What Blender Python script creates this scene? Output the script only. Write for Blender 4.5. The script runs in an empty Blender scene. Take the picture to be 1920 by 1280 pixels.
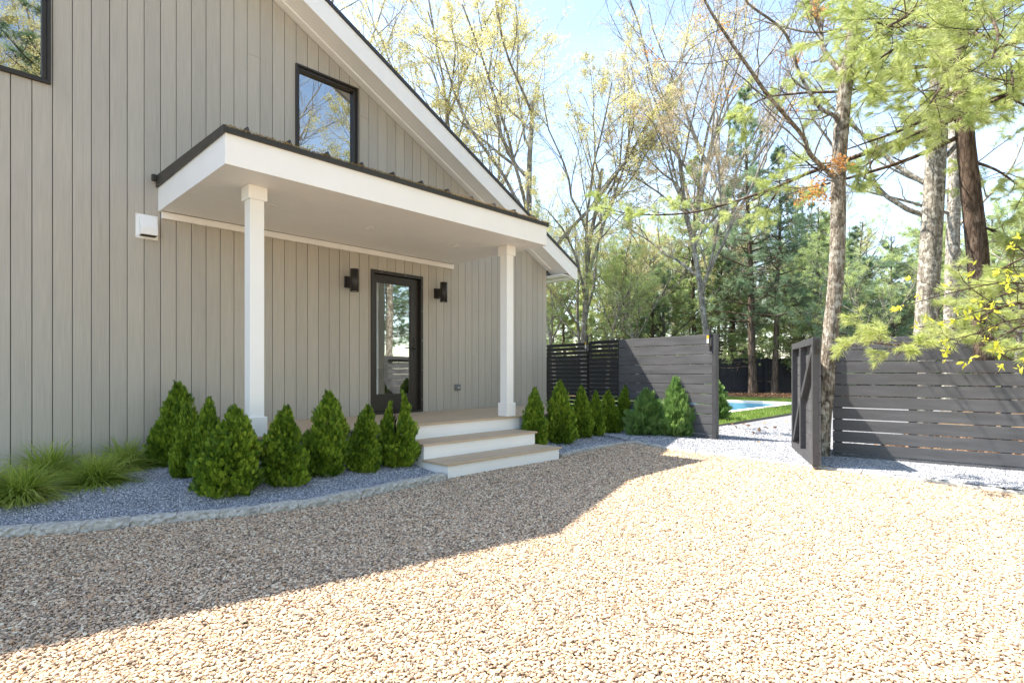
import bpy, math, random
import numpy as np
from mathutils import Vector, Matrix
R = math.radians
random.seed(7)
scene = bpy.context.scene
COL = scene.collection

# ------------------------------------------------------------------ camera
YAW = 43.81
CA, SA = math.cos(R(YAW)), math.sin(R(YAW))
F = 1041.15; HZ = 698.2; EYE = 1.2
cd = bpy.data.cameras.new('camera'); cam = bpy.data.objects.new('camera', cd); COL.objects.link(cam)
cam.location = (0, 0, EYE); cam.rotation_euler = (R(90), 0, R(YAW - 90))
cd.sensor_width = 36; cd.lens = F / 1920 * 36; cd.shift_y = (HZ - 640) / 1920
cd.clip_start = 0.05; cd.clip_end = 2000
scene.camera = cam

# ------------------------------------------------------------------ sky, sun, exposure
SUN = Vector((-0.278, 0.585, 1.0))                     # towards the sun
world = bpy.data.worlds.new('World'); scene.world = world; world.use_nodes = True
wn = world.node_tree.nodes; wl = world.node_tree.links
bgn = wn['Background']
sky = wn.new('ShaderNodeTexSky'); sky.sky_type = 'NISHITA'; sky.sun_disc = False
sky.sun_elevation = math.asin(SUN.normalized().z)
sky.sun_rotation = math.atan2(SUN.x, SUN.y)
sky.altitude = 0; sky.air_density = 1.0; sky.dust_density = .45; sky.ozone_density = 1.8
# thin high cloud in the sky itself
tc = wn.new('ShaderNodeTexCoord'); mp = wn.new('ShaderNodeMapping'); mp.inputs['Scale'].default_value = (1.0, 1.0, 3.5)
nz = wn.new('ShaderNodeTexNoise'); nz.inputs['Scale'].default_value = 2.2; nz.inputs['Detail'].default_value = 7; nz.inputs['Roughness'].default_value = .55
cr = wn.new('ShaderNodeValToRGB'); cr.color_ramp.elements[0].position = .42; cr.color_ramp.elements[1].position = .78
cr.color_ramp.elements[1].color = (.13, .13, .13, 1)
mx = wn.new('ShaderNodeMixRGB'); mx.inputs[2].default_value = (5.5, 6.0, 6.6, 1)
wl.new(tc.outputs['Generated'], mp.inputs[0]); wl.new(mp.outputs[0], nz.inputs['Vector']); wl.new(nz.outputs['Fac'], cr.inputs[0])
wl.new(cr.outputs[0], mx.inputs[0]); wl.new(sky.outputs[0], mx.inputs[1]); wl.new(mx.outputs[0], bgn.inputs[0])
bgn.inputs[1].default_value = 0.135
sd = bpy.data.lights.new('sun', 'SUN'); sd.energy = 4.0; sd.angle = R(.53); sd.color = (1, .972, .93)
so = bpy.data.objects.new('sun', sd); COL.objects.link(so)
so.rotation_euler = SUN.to_track_quat('Z', 'Y').to_euler()
scene.view_settings.view_transform = 'Standard'; scene.view_settings.look = 'None'
scene.view_settings.exposure = 1.90; scene.view_settings.gamma = 1
scene.view_settings.use_white_balance = True; scene.view_settings.white_balance_temperature = 7350
scene.cycles.max_bounces = 8; scene.cycles.transparent_max_bounces = 16; scene.cycles.diffuse_bounces = 6
scene.cycles.use_adaptive_sampling = True

# ------------------------------------------------------------------ helpers
def W(px, d, z=0.0):
    """a place d metres in front of the eye and as far to the side as the bearing px says"""
    r = (px - 960) / F * d
    return Vector((d * CA + r * SA, d * SA - r * CA, z))
def G(px, py, z=0.0):
    return W(px, (EYE - z) * F / (py - HZ), z)
def Z(py, d): return EYE + (HZ - py) * d / F

def tag(o, label=None, cat=None, group=None, kind=None):
    if label: o['label'] = label
    if cat: o['category'] = cat
    if group: o['group'] = group
    if kind: o['kind'] = kind
    return o
def empty(name, loc, label, cat, group=None, rz=0):
    o = bpy.data.objects.new(name, None); COL.objects.link(o)
    o.empty_display_size = .2; o.location = loc; o.rotation_euler = (0, 0, rz)
    return tag(o, label, cat, group)
def link(name, me, mat, parent=None, world_space=True):
    me.materials.append(mat) if mat and not me.materials else None
    o = bpy.data.objects.new(name, me); COL.objects.link(o)
    if parent:
        o.parent = parent
        if world_space:
            t = parent; M = Matrix.Identity(4)
            while t:
                M = (Matrix.Translation(t.location) @ t.rotation_euler.to_matrix().to_4x4()) @ M
                t = t.parent
            me.transform(M.inverted())
    return o

class MB:
    def __init__(s): s.v = []; s.f = []; s.sm = []
    def add(s, vs, fs, smooth=False):
        n = len(s.v); s.v += [tuple(v) for v in vs]; s.f += [tuple(i + n for i in f) for f in fs]; s.sm += [smooth] * len(fs)
    def box(s, x0, x1, y0, y1, z0, z1, M=None):
        vs = [Vector((x, y, z)) for z in (z0, z1) for x, y in ((x0, y0), (x1, y0), (x1, y1), (x0, y1))]
        if M: vs = [M @ v for v in vs]
        s.add(vs, [(0, 3, 2, 1), (4, 5, 6, 7), (0, 1, 5, 4), (1, 2, 6, 5), (2, 3, 7, 6), (3, 0, 4, 7)])
    def prism(s, poly, y0, y1):
        """poly in (x,z), extruded along y"""
        n = len(poly)
        vs = [(x, y0, z) for x, z in poly] + [(x, y1, z) for x, z in poly]
        s.add(vs, [tuple(range(n)), tuple(range(2 * n - 1, n - 1, -1))] + [(i, i + n, (i + 1) % n + n, (i + 1) % n) for i in range(n)])
    def polyz(s, poly, z0, z1):
        n = len(poly)
        vs = [(x, y, z0) for x, y in poly] + [(x, y, z1) for x, y in poly]
        s.add(vs, [tuple(range(n - 1, -1, -1)), tuple(range(n, 2 * n))] + [(i, (i + 1) % n, (i + 1) % n + n, i + n) for i in range(n)])
    def cyl(s, a, b, r0, r1=None, n=24, caps=True):
        r1 = r0 if r1 is None else r1; a = Vector(a); b = Vector(b); d = (b - a).normalized()
        u = d.orthogonal().normalized(); w = d.cross(u)
        vs = []
        for p, r in ((a, r0), (b, r1)):
            for i in range(n):
                t = 2 * math.pi * i / n; vs.append(p + (u * math.cos(t) + w * math.sin(t)) * r)
        s.add(vs, [(i, (i + 1) % n, (i + 1) % n + n, i + n) for i in range(n)], True)
        if caps: s.add(vs, [tuple(range(n - 1, -1, -1)), tuple(range(n, 2 * n))])
    def build(s, name, mat, parent=None, bevel=0, seg=2):
        me = bpy.data.meshes.new(name); me.from_pydata(s.v, [], s.f)
        me.polygons.foreach_set('use_smooth', s.sm)
        import bmesh
        b = bmesh.new(); b.from_mesh(me); bmesh.ops.recalc_face_normals(b, faces=b.faces)
        b.to_mesh(me); b.free(); me.update()
        o = link(name, me, mat, parent)
        if bevel:
            m = o.modifiers.new('bevel', 'BEVEL'); m.width = bevel; m.segments = seg; m.limit_method = 'ANGLE'; m.angle_limit = R(40)
        return o

def np_mesh(name, parts, smooth=False):
    """parts: list of (V (n,3), Fc (m,k)) joined into one mesh"""
    Vs = []; loops = []; tot = []; off = 0
    for V, Fc in parts:
        V = np.asarray(V, dtype=np.float32).reshape(-1, 3); Fc = np.asarray(Fc)
        Vs.append(V); loops.append((Fc + off).ravel()); tot.append(np.full(len(Fc), Fc.shape[1])); off += len(V)
    V = np.concatenate(Vs); L = np.concatenate(loops).astype(np.int32); T = np.concatenate(tot).astype(np.int32)
    me = bpy.data.meshes.new(name)
    me.vertices.add(len(V)); me.vertices.foreach_set('co', V.ravel())
    me.loops.add(len(L)); me.loops.foreach_set('vertex_index', L)
    me.polygons.add(len(T)); me.polygons.foreach_set('loop_start', np.concatenate([[0], np.cumsum(T)[:-1]]).astype(np.int32))
    me.polygons.foreach_set('loop_total', T)
    me.polygons.foreach_set('use_smooth', np.full(len(T), smooth))
    me.update(calc_edges=True); me.validate()
    return me

# ------------------------------------------------------------------ materials
def new_mat(name):
    m = bpy.data.materials.new(name); m.use_nodes = True
    n = m.node_tree.nodes; l = m.node_tree.links
    return m, n, l, n['Principled BSDF']
def ramp(n, stops):
    c = n.new('ShaderNodeValToRGB'); e = c.color_ramp.elements
    while len(e) < len(stops): e.new(.5)
    for k, (p, col) in enumerate(stops):
        e[k].position = p; e[k].color = (*col, 1)
    return c
def noise(n, l, scale, detail=4, rough=.5, vec=None, stretch=None, obj=True):
    t = n.new('ShaderNodeTexCoord'); src = t.outputs['Object'] if obj else t.outputs['Generated']
    if stretch:
        mpp = n.new('ShaderNodeMapping'); mpp.inputs['Scale'].default_value = stretch; l.new(src, mpp.inputs[0]); src = mpp.outputs[0]
    x = n.new('ShaderNodeTexNoise'); x.inputs['Scale'].default_value = scale; x.inputs['Detail'].default_value = detail; x.inputs['Roughness'].default_value = rough
    l.new(src, x.inputs['Vector']); return x
def bump(n, l, fac, strength, dist, bs):
    b = n.new('ShaderNodeBump'); b.inputs['Strength'].default_value = strength; b.inputs['Distance'].default_value = dist
    l.new(fac, b.inputs['Height']); l.new(b.outputs[0], bs.inputs['Normal']); return b
def simple(name, col, rough=.5, var=.08, scale=6, bmp=.0, metal=0, spec=.5, stretch=None):
    m, n, l, b = new_mat(name)
    x = noise(n, l, scale, 5, .6, stretch=stretch)
    c = ramp(n, [(.3, tuple(k * (1 - var) for k in col)), (.7, tuple(min(1, k * (1 + var)) for k in col))])
    l.new(x.outputs['Fac'], c.inputs[0]); l.new(c.outputs[0], b.inputs['Base Color'])
    b.inputs['Roughness'].default_value = rough; b.inputs['Metallic'].default_value = metal; b.inputs['Specular IOR Level'].default_value = spec
    if bmp: bump(n, l, x.outputs['Fac'], bmp, .01, b)
    return m

def siding_mat():
    m, n, l, b = new_mat('grey_siding')
    t = n.new('ShaderNodeTexCoord'); sep = n.new('ShaderNodeSeparateXYZ'); l.new(t.outputs['Object'], sep.inputs[0])
    # one tone per board
    a = n.new('ShaderNodeMath'); a.operation = 'ADD'; a.inputs[1].default_value = -.538 + 1.64
    d = n.new('ShaderNodeMath'); d.operation = 'DIVIDE'; d.inputs[1].default_value = .164
    fl = n.new('ShaderNodeMath'); fl.operation = 'FLOOR'; wnn = n.new('ShaderNodeTexWhiteNoise'); wnn.noise_dimensions = '1D'
    s2 = n.new('ShaderNodeMath'); s2.operation = 'ADD'
    l.new(sep.outputs['X'], a.inputs[0]); l.new(sep.outputs['Y'], s2.inputs[0]); l.new(a.outputs[0], d.inputs[0]); l.new(d.outputs[0], fl.inputs[0]); l.new(fl.outputs[0], wnn.inputs['W'])
    mpp = n.new('ShaderNodeMapping'); mpp.inputs['Scale'].default_value = (1, 1, .012); l.new(t.outputs['Object'], mpp.inputs[0])
    x = n.new('ShaderNodeTexNoise'); x.inputs['Scale'].default_value = 230; x.inputs['Detail'].default_value = 3; l.new(mpp.outputs[0], x.inputs['Vector'])
    mp2 = n.new('ShaderNodeMapping'); mp2.inputs['Scale'].default_value = (1, 1, .05); l.new(t.outputs['Object'], mp2.inputs[0])
    y = n.new('ShaderNodeTexNoise'); y.inputs['Scale'].default_value = 26; y.inputs['Detail'].default_value = 3; l.new(mp2.outputs[0], y.inputs['Vector'])
    c1 = ramp(n, [(.3, (.435, .395, .34)), (.7, (.54, .495, .435))]); l.new(x.outputs['Fac'], c1.inputs[0])
    c2 = ramp(n, [(.0, (.89, .885, .88)), (1, (1.0, .995, .98))]); l.new(wnn.outputs['Value'], c2.inputs[0])
    c3 = ramp(n, [(.3, (.93, .93, .935)), (.7, (1, .995, .98))]); l.new(y.outputs['Fac'], c3.inputs[0])
    m1 = n.new('ShaderNodeMixRGB'); m1.blend_type = 'MULTIPLY'; m1.inputs[0].default_value = 1
    m2 = n.new('ShaderNodeMixRGB'); m2.blend_type = 'MULTIPLY'; m2.inputs[0].default_value = 1
    l.new(c1.outputs[0], m1.inputs[1]); l.new(c2.outputs[0], m1.inputs[2]); l.new(m1.outputs[0], m2.inputs[1]); l.new(c3.outputs[0], m2.inputs[2])
    l.new(m2.outputs[0], b.inputs['Base Color']); b.inputs['Roughness'].default_value = .62
    bump(n, l, x.outputs['Fac'], .25, .003, b)
    return m
def glass_mat(name, refl, tint=(.8, .86, .84), wav=.004):
    m, n, l, b = new_mat(name); out = n['Material Output']
    tr = n.new('ShaderNodeBsdfTransparent'); tr.inputs[0].default_value = (*tint, 1)
    gl = n.new('ShaderNodeBsdfGlossy'); gl.inputs['Roughness'].default_value = .005; gl.inputs[0].default_value = (.93, .95, .95, 1)
    mixs = n.new('ShaderNodeMixShader'); mixs.inputs[0].default_value = refl
    x = noise(n, l, 2.5, 1); bb = n.new('ShaderNodeBump'); bb.inputs['Strength'].default_value = .12; bb.inputs['Distance'].default_value = wav
    l.new(x.outputs['Fac'], bb.inputs['Height']); l.new(bb.outputs[0], gl.inputs['Normal'])
    l.new(tr.outputs[0], mixs.inputs[1]); l.new(gl.outputs[0], mixs.inputs[2]); l.new(mixs.outputs[0], out.inputs[0])
    return m
def leaf_mat(name, cols, trans=.35, rough=.5, tcol=None, spec=.3):
    """cols: ramp over a random value per leaf"""
    m, n, l, b = new_mat(name); out = n['Material Output']
    g = n.new('ShaderNodeNewGeometry')
    c = ramp(n, [(i / (len(cols) - 1), k) for i, k in enumerate(cols)])
    x = noise(n, l, 1.3, 3); ad = n.new('ShaderNodeMath'); ad.operation = 'MULTIPLY_ADD'; ad.inputs[1].default_value = .62
    sb = n.new('ShaderNodeMath'); sb.operation = 'MULTIPLY_ADD'; sb.inputs[1].default_value = 1.3; sb.inputs[2].default_value = -.46
    l.new(x.outputs['Fac'], sb.inputs[0]); l.new(g.outputs['Random Per Island'], ad.inputs[0]); l.new(sb.outputs[0], ad.inputs[2])
    l.new(ad.outputs[0], c.inputs[0])
    l.new(c.outputs[0], b.inputs['Base Color']); b.inputs['Roughness'].default_value = rough; b.inputs['Specular IOR Level'].default_value = spec
    tr = n.new('ShaderNodeBsdfTranslucent'); mm = n.new('ShaderNodeMixShader'); mm.inputs[0].default_value = trans
    if tcol: tr.inputs[0].default_value = (*tcol, 1)
    else: l.new(c.outputs[0], tr.inputs[0])
    l.new(b.outputs[0], mm.inputs[1]); l.new(tr.outputs[0], mm.inputs[2]); l.new(mm.outputs[0], out.inputs[0])
    return m
def bark_mat(name, dark, light, patch=None, scale=14, strength=.9, pscale=5, pthr=.5):
    m, n, l, b = new_mat(name)
    x = noise(n, l, scale, 6, .65, stretch=(1, 1, .22))
    v = n.new('ShaderNodeTexVoronoi'); v.feature = 'DISTANCE_TO_EDGE'; v.inputs['Scale'].default_value = scale * 1.4
    t = n.new('ShaderNodeTexCoord'); mpp = n.new('ShaderNodeMapping'); mpp.inputs['Scale'].default_value = (1, 1, .2); l.new(t.outputs['Object'], mpp.inputs[0])
    mixv = n.new('ShaderNodeMixRGB'); mixv.inputs[0].default_value = .12; l.new(mpp.outputs[0], mixv.inputs[1]); l.new(x.outputs['Color'], mixv.inputs[2]); l.new(mixv.outputs[0], v.inputs['Vector'])
    c = ramp(n, [(.28, dark), (.72, light)]); l.new(x.outputs['Fac'], c.inputs[0]); col = c.outputs[0]
    vr = ramp(n, [(0, (.35, .33, .3)), (.12, (1, 1, 1))]); l.new(v.outputs['Distance'], vr.inputs[0])
    mu = n.new('ShaderNodeMixRGB'); mu.blend_type = 'MULTIPLY'; mu.inputs[0].default_value = .8; l.new(col, mu.inputs[1]); l.new(vr.outputs[0], mu.inputs[2]); col = mu.outputs[0]
    if patch:
        p = noise(n, l, pscale, 6, .7); pr = ramp(n, [(pthr - .05, (0, 0, 0)), (pthr + .06, (1, 1, 1))]); l.new(p.outputs['Fac'], pr.inputs[0])
        mxx = n.new('ShaderNodeMixRGB'); l.new(pr.outputs[0], mxx.inputs[0]); l.new(col, mxx.inputs[1]); mxx.inputs[2].default_value = (*patch, 1); col = mxx.outputs[0]
    l.new(col, b.inputs['Base Color']); b.inputs['Roughness'].default_value = .9; b.inputs['Specular IOR Level'].default_value = .15
    ad = n.new('ShaderNodeMath'); ad.operation = 'ADD'; l.new(x.outputs['Fac'], ad.inputs[0]); l.new(vr.outputs[0], ad.inputs[1])
    bump(n, l, ad.outputs[0], strength, .012, b)
    return m
def stone_mat(name, cols, rough=.75, spec=.25):
    """one colour per pebble instance"""
    m, n, l, b = new_mat(name)
    oi = n.new('ShaderNodeObjectInfo'); k = len(cols)
    c = ramp(n, [(i / k, q) for i, q in enumerate(cols)]); c.color_ramp.interpolation = 'CONSTANT'
    l.new(oi.outputs['Random'], c.inputs[0])
    x = noise(n, l, 1.2, 4, .6)
    c2 = ramp(n, [(.3, (.8, .8, .8)), (.7, (1.08, 1.06, 1.02))]); l.new(x.outputs['Fac'], c2.inputs[0])
    mu = n.new('ShaderNodeMixRGB'); mu.blend_type = 'MULTIPLY'; mu.inputs[0].default_value = 1
    l.new(c.outputs[0], mu.inputs[1]); l.new(c2.outputs[0], mu.inputs[2]); l.new(mu.outputs[0], b.inputs['Base Color'])
    b.inputs['Roughness'].default_value = rough; b.inputs['Specular IOR Level'].default_value = spec
    return m
def gravel_ground(name, cols, scale, strength=1, dist=.01):
    m, n, l, b = new_mat(name)
    t = n.new('ShaderNodeTexCoord')
    v = n.new('ShaderNodeTexVoronoi'); v.inputs['Scale'].default_value = scale; l.new(t.outputs['Object'], v.inputs['Vector'])
    sp = n.new('ShaderNodeSeparateColor'); l.new(v.outputs['Color'], sp.inputs[0])
    c = ramp(n, [(i / (len(cols) - 1), q) for i, q in enumerate(cols)]); l.new(sp.outputs[0], c.inputs[0])
    e = ramp(n, [(.25, (1, 1, 1)), (.75, (.42, .40, .38))]); l.new(v.outputs['Distance'], e.inputs[0])
    mu = n.new('ShaderNodeMixRGB'); mu.blend_type = 'MULTIPLY'; mu.inputs[0].default_value = .8; l.new(c.outputs[0], mu.inputs[1]); l.new(e.outputs[0], mu.inputs[2])
    x = noise(n, l, .8, 4); c2 = ramp(n, [(.3, (.9, .9, .9)), (.7, (1.05, 1.05, 1.05))]); l.new(x.outputs['Fac'], c2.inputs[0])
    m2 = n.new('ShaderNodeMixRGB'); m2.blend_type = 'MULTIPLY'; m2.inputs[0].default_value = 1; l.new(mu.outputs[0], m2.inputs[1]); l.new(c2.outputs[0], m2.inputs[2])
    l.new(m2.outputs[0], b.inputs['Base Color']); b.inputs['Roughness'].default_value = .85; b.inputs['Specular IOR Level'].default_value = .2
    inv = n.new('ShaderNodeMath'); inv.operation = 'SUBTRACT'; inv.inputs[0].default_value = 1; l.new(v.outputs['Distance'], inv.inputs[1])
    bump(n, l, inv.outputs[0], strength, dist, b)
    return m
def plank_mat(name, c0, c1, axis_stretch, scale=9, rough=.6, bmp=.2):
    m, n, l, b = new_mat(name)
    x = noise(n, l, scale, 6, .6, stretch=axis_stretch)
    c = ramp(n, [(.28, c0), (.72, c1)]); l.new(x.outputs['Fac'], c.inputs[0]); l.new(c.outputs[0], b.inputs['Base Color'])
    b.inputs['Roughness'].default_value = rough; bump(n, l, x.outputs['Fac'], bmp, .003, b); return m

M_SIDE = siding_mat()
M_GAP = simple('siding_gap', (.06, .055, .05), .9)
M_WHITE = simple('white_trim', (.88, .87, .845), .45, .02, 3, .02)
M_WHITE2 = simple('white_riser', (.86, .86, .85), .4, .02, 3)
M_CONC = simple('foundation', (.50, .51, .53), .8, .12, 8, .2)
M_BLACK = simple('bronze_black_metal', (.022, .019, .017), .42, .2, 20)
M_SASH = simple('dark_bronze_frame', (.026, .020, .016), .38, .15, 20)
M_EDGE = simple('bronze_drip_edge', (.030, .027, .022), .45, .2, 20)
M_ROOF = simple('black_roof_metal', (.030, .029, .030), .45, .25, 14)
M_GLASSW = glass_mat('window_glass', .42, (.30, .34, .34))
M_GLASSD = glass_mat('door_glass', .36, (.78, .84, .80))
M_DECKX = plank_mat('tan_deck_boards', (.46, .335, .22), (.58, .44, .31), (.06, 1, 1), 16)
M_FENCE = plank_mat('charcoal_stain_boards', (.055, .057, .063), (.106, .108, .118), (1, .10, 1), 9, .5, .35)
M_FENCEF = simple('charcoal_stain_frame', (.050, .051, .057), .5, .2, 8, .1)
M_FENCEB = simple('black_stain_slats', (.016, .016, .018), .5, .25, 10)
M_FENCEX = plank_mat('far_fence_boards', (.018, .020, .028), (.04, .043, .055), (1, 1, .1), 12, .6)
M_STEEL = simple('galvanised_metal', (.5, .5, .5), .35, .1, 10, 0, .8)
M_KERB = simple('granite_kerb', (.42, .405, .37), .85, .38, 38, 1.0)
M_ROOM = simple('room_plaster', (.72, .72, .70), .8, .02)
M_BRICKW = simple('white_painted_brick', (.7, .7, .68), .6, .04)
M_SOFA = simple('cream_upholstery', (.75, .73, .68), .8, .05)
M_WOODS = simple('shelf_wood', (.35, .2, .1), .5)

# ------------------------------------------------------------------ foliage machinery
def unit(v): return v / (np.linalg.norm(v, axis=-1, keepdims=True) + 1e-9)
def frames(d):
    a = np.where(np.abs(d[..., 2:3]) > .9, np.array([1., 0, 0]), np.array([0, 0, 1.]))
    u = unit(np.cross(d, a)); return u, np.cross(d, u)
def tubes(P, Rr, s=5):
    """P (B,n,3) R (B,n) -> V, F"""
    B, n, _ = P.shape
    T = np.gradient(P, axis=1); T = unit(T)
    ref = unit(T.mean(axis=1, keepdims=True)); u, _ = frames(ref); u = unit(u - (u * T).sum(-1, keepdims=True) * T); w = np.cross(T, u)
    a = np.arange(s) * 2 * np.pi / s
    ring = P[:, :, None] + Rr[:, :, None, None] * (np.cos(a)[None, None, :, None] * u[:, :, None] + np.sin(a)[None, None, :, None] * w[:, :, None])
    V = ring.reshape(-1, 3)
    b = np.arange(B)[:, None, None] * n * s; i = np.arange(n - 1)[None, :, None] * s; k = np.arange(s)[None, None, :]; k2 = (k + 1) % s
    Fc = np.stack([b + i + k, b + i + k2, b + i + s + k2, b + i + s + k], -1).reshape(-1, 4)
    return V, Fc
def sample(P, Rr, idx, t):
    n = P.shape[1]; x = np.clip(t, 0, .9999) * (n - 1); i = x.astype(int); f = (x - i)[:, None]
    p = P[idx, i] * (1 - f) + P[idx, i + 1] * f; d = unit(P[idx, i + 1] - P[idx, i]); r = Rr[idx, i] * (1 - f[:, 0]) + Rr[idx, i + 1] * f[:, 0]
    return p, d, r
def walk(p, d, L, n, rng, wob, up, r0, r1):
    B = len(p); P = np.zeros((B, n, 3)); P[:, 0] = p; st = (L / (n - 1))[:, None]
    upv = np.zeros((B, 3)); upv[:, 2] = up
    for i in range(1, n):
        d = unit(d + rng.normal(0, wob, (B, 3)) + upv); P[:, i] = P[:, i - 1] + d * st
    tt = np.linspace(0, 1, n)[None]
    return P, r0[:, None] * (1 - tt) + r1[:, None] * tt
def grow(P, Rr, nc, t0, t1, ang, av, Lf, rng, n=5, wob=.12, up=.05, rf=.6, tip=.25, flat=None, taper=.5, mn=.004):
    B = P.shape[0]; idx = np.repeat(np.arange(B), nc)
    t = t0 + (t1 - t0) * ((np.tile(np.arange(nc), B) + rng.random(B * nc)) / nc)
    p, d, r = sample(P, Rr, idx, t); u, w = frames(d)
    az = rng.random(B * nc) * 6.283
    if flat is not None:
        az = np.where(rng.random(B * nc) < .5, 0, np.pi) + rng.normal(0, flat, B * nc)
    a = R(ang) + rng.normal(0, R(av), B * nc)
    nd = d * np.cos(a)[:, None] + (u * np.cos(az)[:, None] + w * np.sin(az)[:, None]) * np.sin(a)[:, None]
    Lp = np.linalg.norm(np.diff(P, axis=1), axis=2).sum(1)[idx]
    L = Lp * Lf * (1 - taper * (t - t0) / max(1e-3, t1 - t0)) * rng.uniform(.7, 1.25, B * nc)
    r0 = np.maximum(r * rf, mn); return walk(p, nd, L, n, rng, wob, up, r0, np.maximum(r0 * tip, mn * .6))
def leaves(p, d, size, rng, k=4, spread=.06, asp=.5, droop=-.2):
    """k folded leaf quads round every point"""
    N = len(p) * k; q = np.repeat(p, k, 0) + rng.normal(0, spread, (N, 3)); dd = unit(np.repeat(d, k, 0) * .4 + rng.normal(0, 1, (N, 3)) * .8 + np.array([0, 0, droop]))
    u, w = frames(dd); th = rng.random(N)[:, None] * 6.283; s = u * np.cos(th) + w * np.sin(th)
    L = (size * rng.uniform(.6, 1.3, N))[:, None]; nn = np.cross(dd, s)
    a = q; b = q + dd * L * .45 + s * L * asp * .5 + nn * L * .08; c = q + dd * L; e = q + dd * L * .5 - s * L * asp * .5 + nn * L * .08
    V = np.stack([a, b, c, e], 1).reshape(-1, 3); Fc = np.arange(N * 4).reshape(-1, 4); return V, Fc
def tufts(p, d, L, rng, k=14, wid=.01, cone=.9, gravity=-.15, back=.5):
    """k needles (thin triangles) fanning out of every point"""
    N = len(p) * k; q = np.repeat(p, k, 0); dd = unit(np.repeat(d, k, 0) + rng.normal(0, cone * .6, (N, 3)) + np.array([0, 0, gravity]))
    q = q - np.repeat(d, k, 0) * (rng.random(N)[:, None] * L * back)
    u, w = frames(dd); th = rng.random(N)[:, None] * 6.283; s = (u * np.cos(th) + w * np.sin(th)) * wid
    LL = (L * rng.uniform(.7, 1.2, N))[:, None]
    V = np.stack([q - s * .5, q + s * .5, q + dd * LL * .6 + s * .45 + np.array([0, 0, -.02]) * LL, q + dd * LL + np.array([0, 0, -.12]) * LL], 1).reshape(-1, 3)
    Fc = np.arange(N * 4).reshape(-1, 4); return V, Fc

def oak(seed, H=24, crown_base=.35, lf=1.0, leafsize=.1, r=.24, spread=32, k=4, nb=7, lean=.0):
    rng = np.random.default_rng(seed)
    P0, R0 = walk(np.zeros((1, 3)), np.array([[lean, 0, 1.]]), np.array([H * .62]), 12, rng, .05, .05, np.array([r]), np.array([r * .42]))
    R0[:, 0] *= 1.35
    P1, R1 = grow(P0, R0, nb, crown_base, 1.0, spread, 9, .78, rng, 10, .12, .10, .62, .3, taper=.35)
    P2, R2 = grow(P1, R1, 7, .2, 1.0, 38, 12, .45, rng, 8, .13, .08, .55, .3, taper=.4)
    P3, R3 = grow(P2, R2, 6, .15, 1.0, 42, 14, .42, rng, 6, .15, .06, .6, .35, mn=.008)
    P4, R4 = grow(P3, R3, 6, .15, 1.0, 42, 16, .55, rng, 4, .18, .05, .6, .4, mn=.006)
    parts = [tubes(P0, R0, 10), tubes(P1, R1, 7), tubes(P2, R2, 5), tubes(P3, R3, 4), tubes(P4, R4, 3)]
    tips = []; dirs = []
    for P in (P4, P3):
        for t in ((.55, 1.0) if P is P4 else (.7,)):
            i = np.arange(len(P)); p, d, _ = sample(P, R4 if P is P4 else R3, i, np.full(len(P), t)); tips.append(p); dirs.append(d)
    tips = np.concatenate(tips); dirs = np.concatenate(dirs)
    keep = rng.random(len(tips)) < lf
    crown = leaves(tips[keep], dirs[keep], leafsize, rng, k, .07)
    return np_mesh('oak_trunk', parts, True), np_mesh('oak_crown', [crown])
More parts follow.
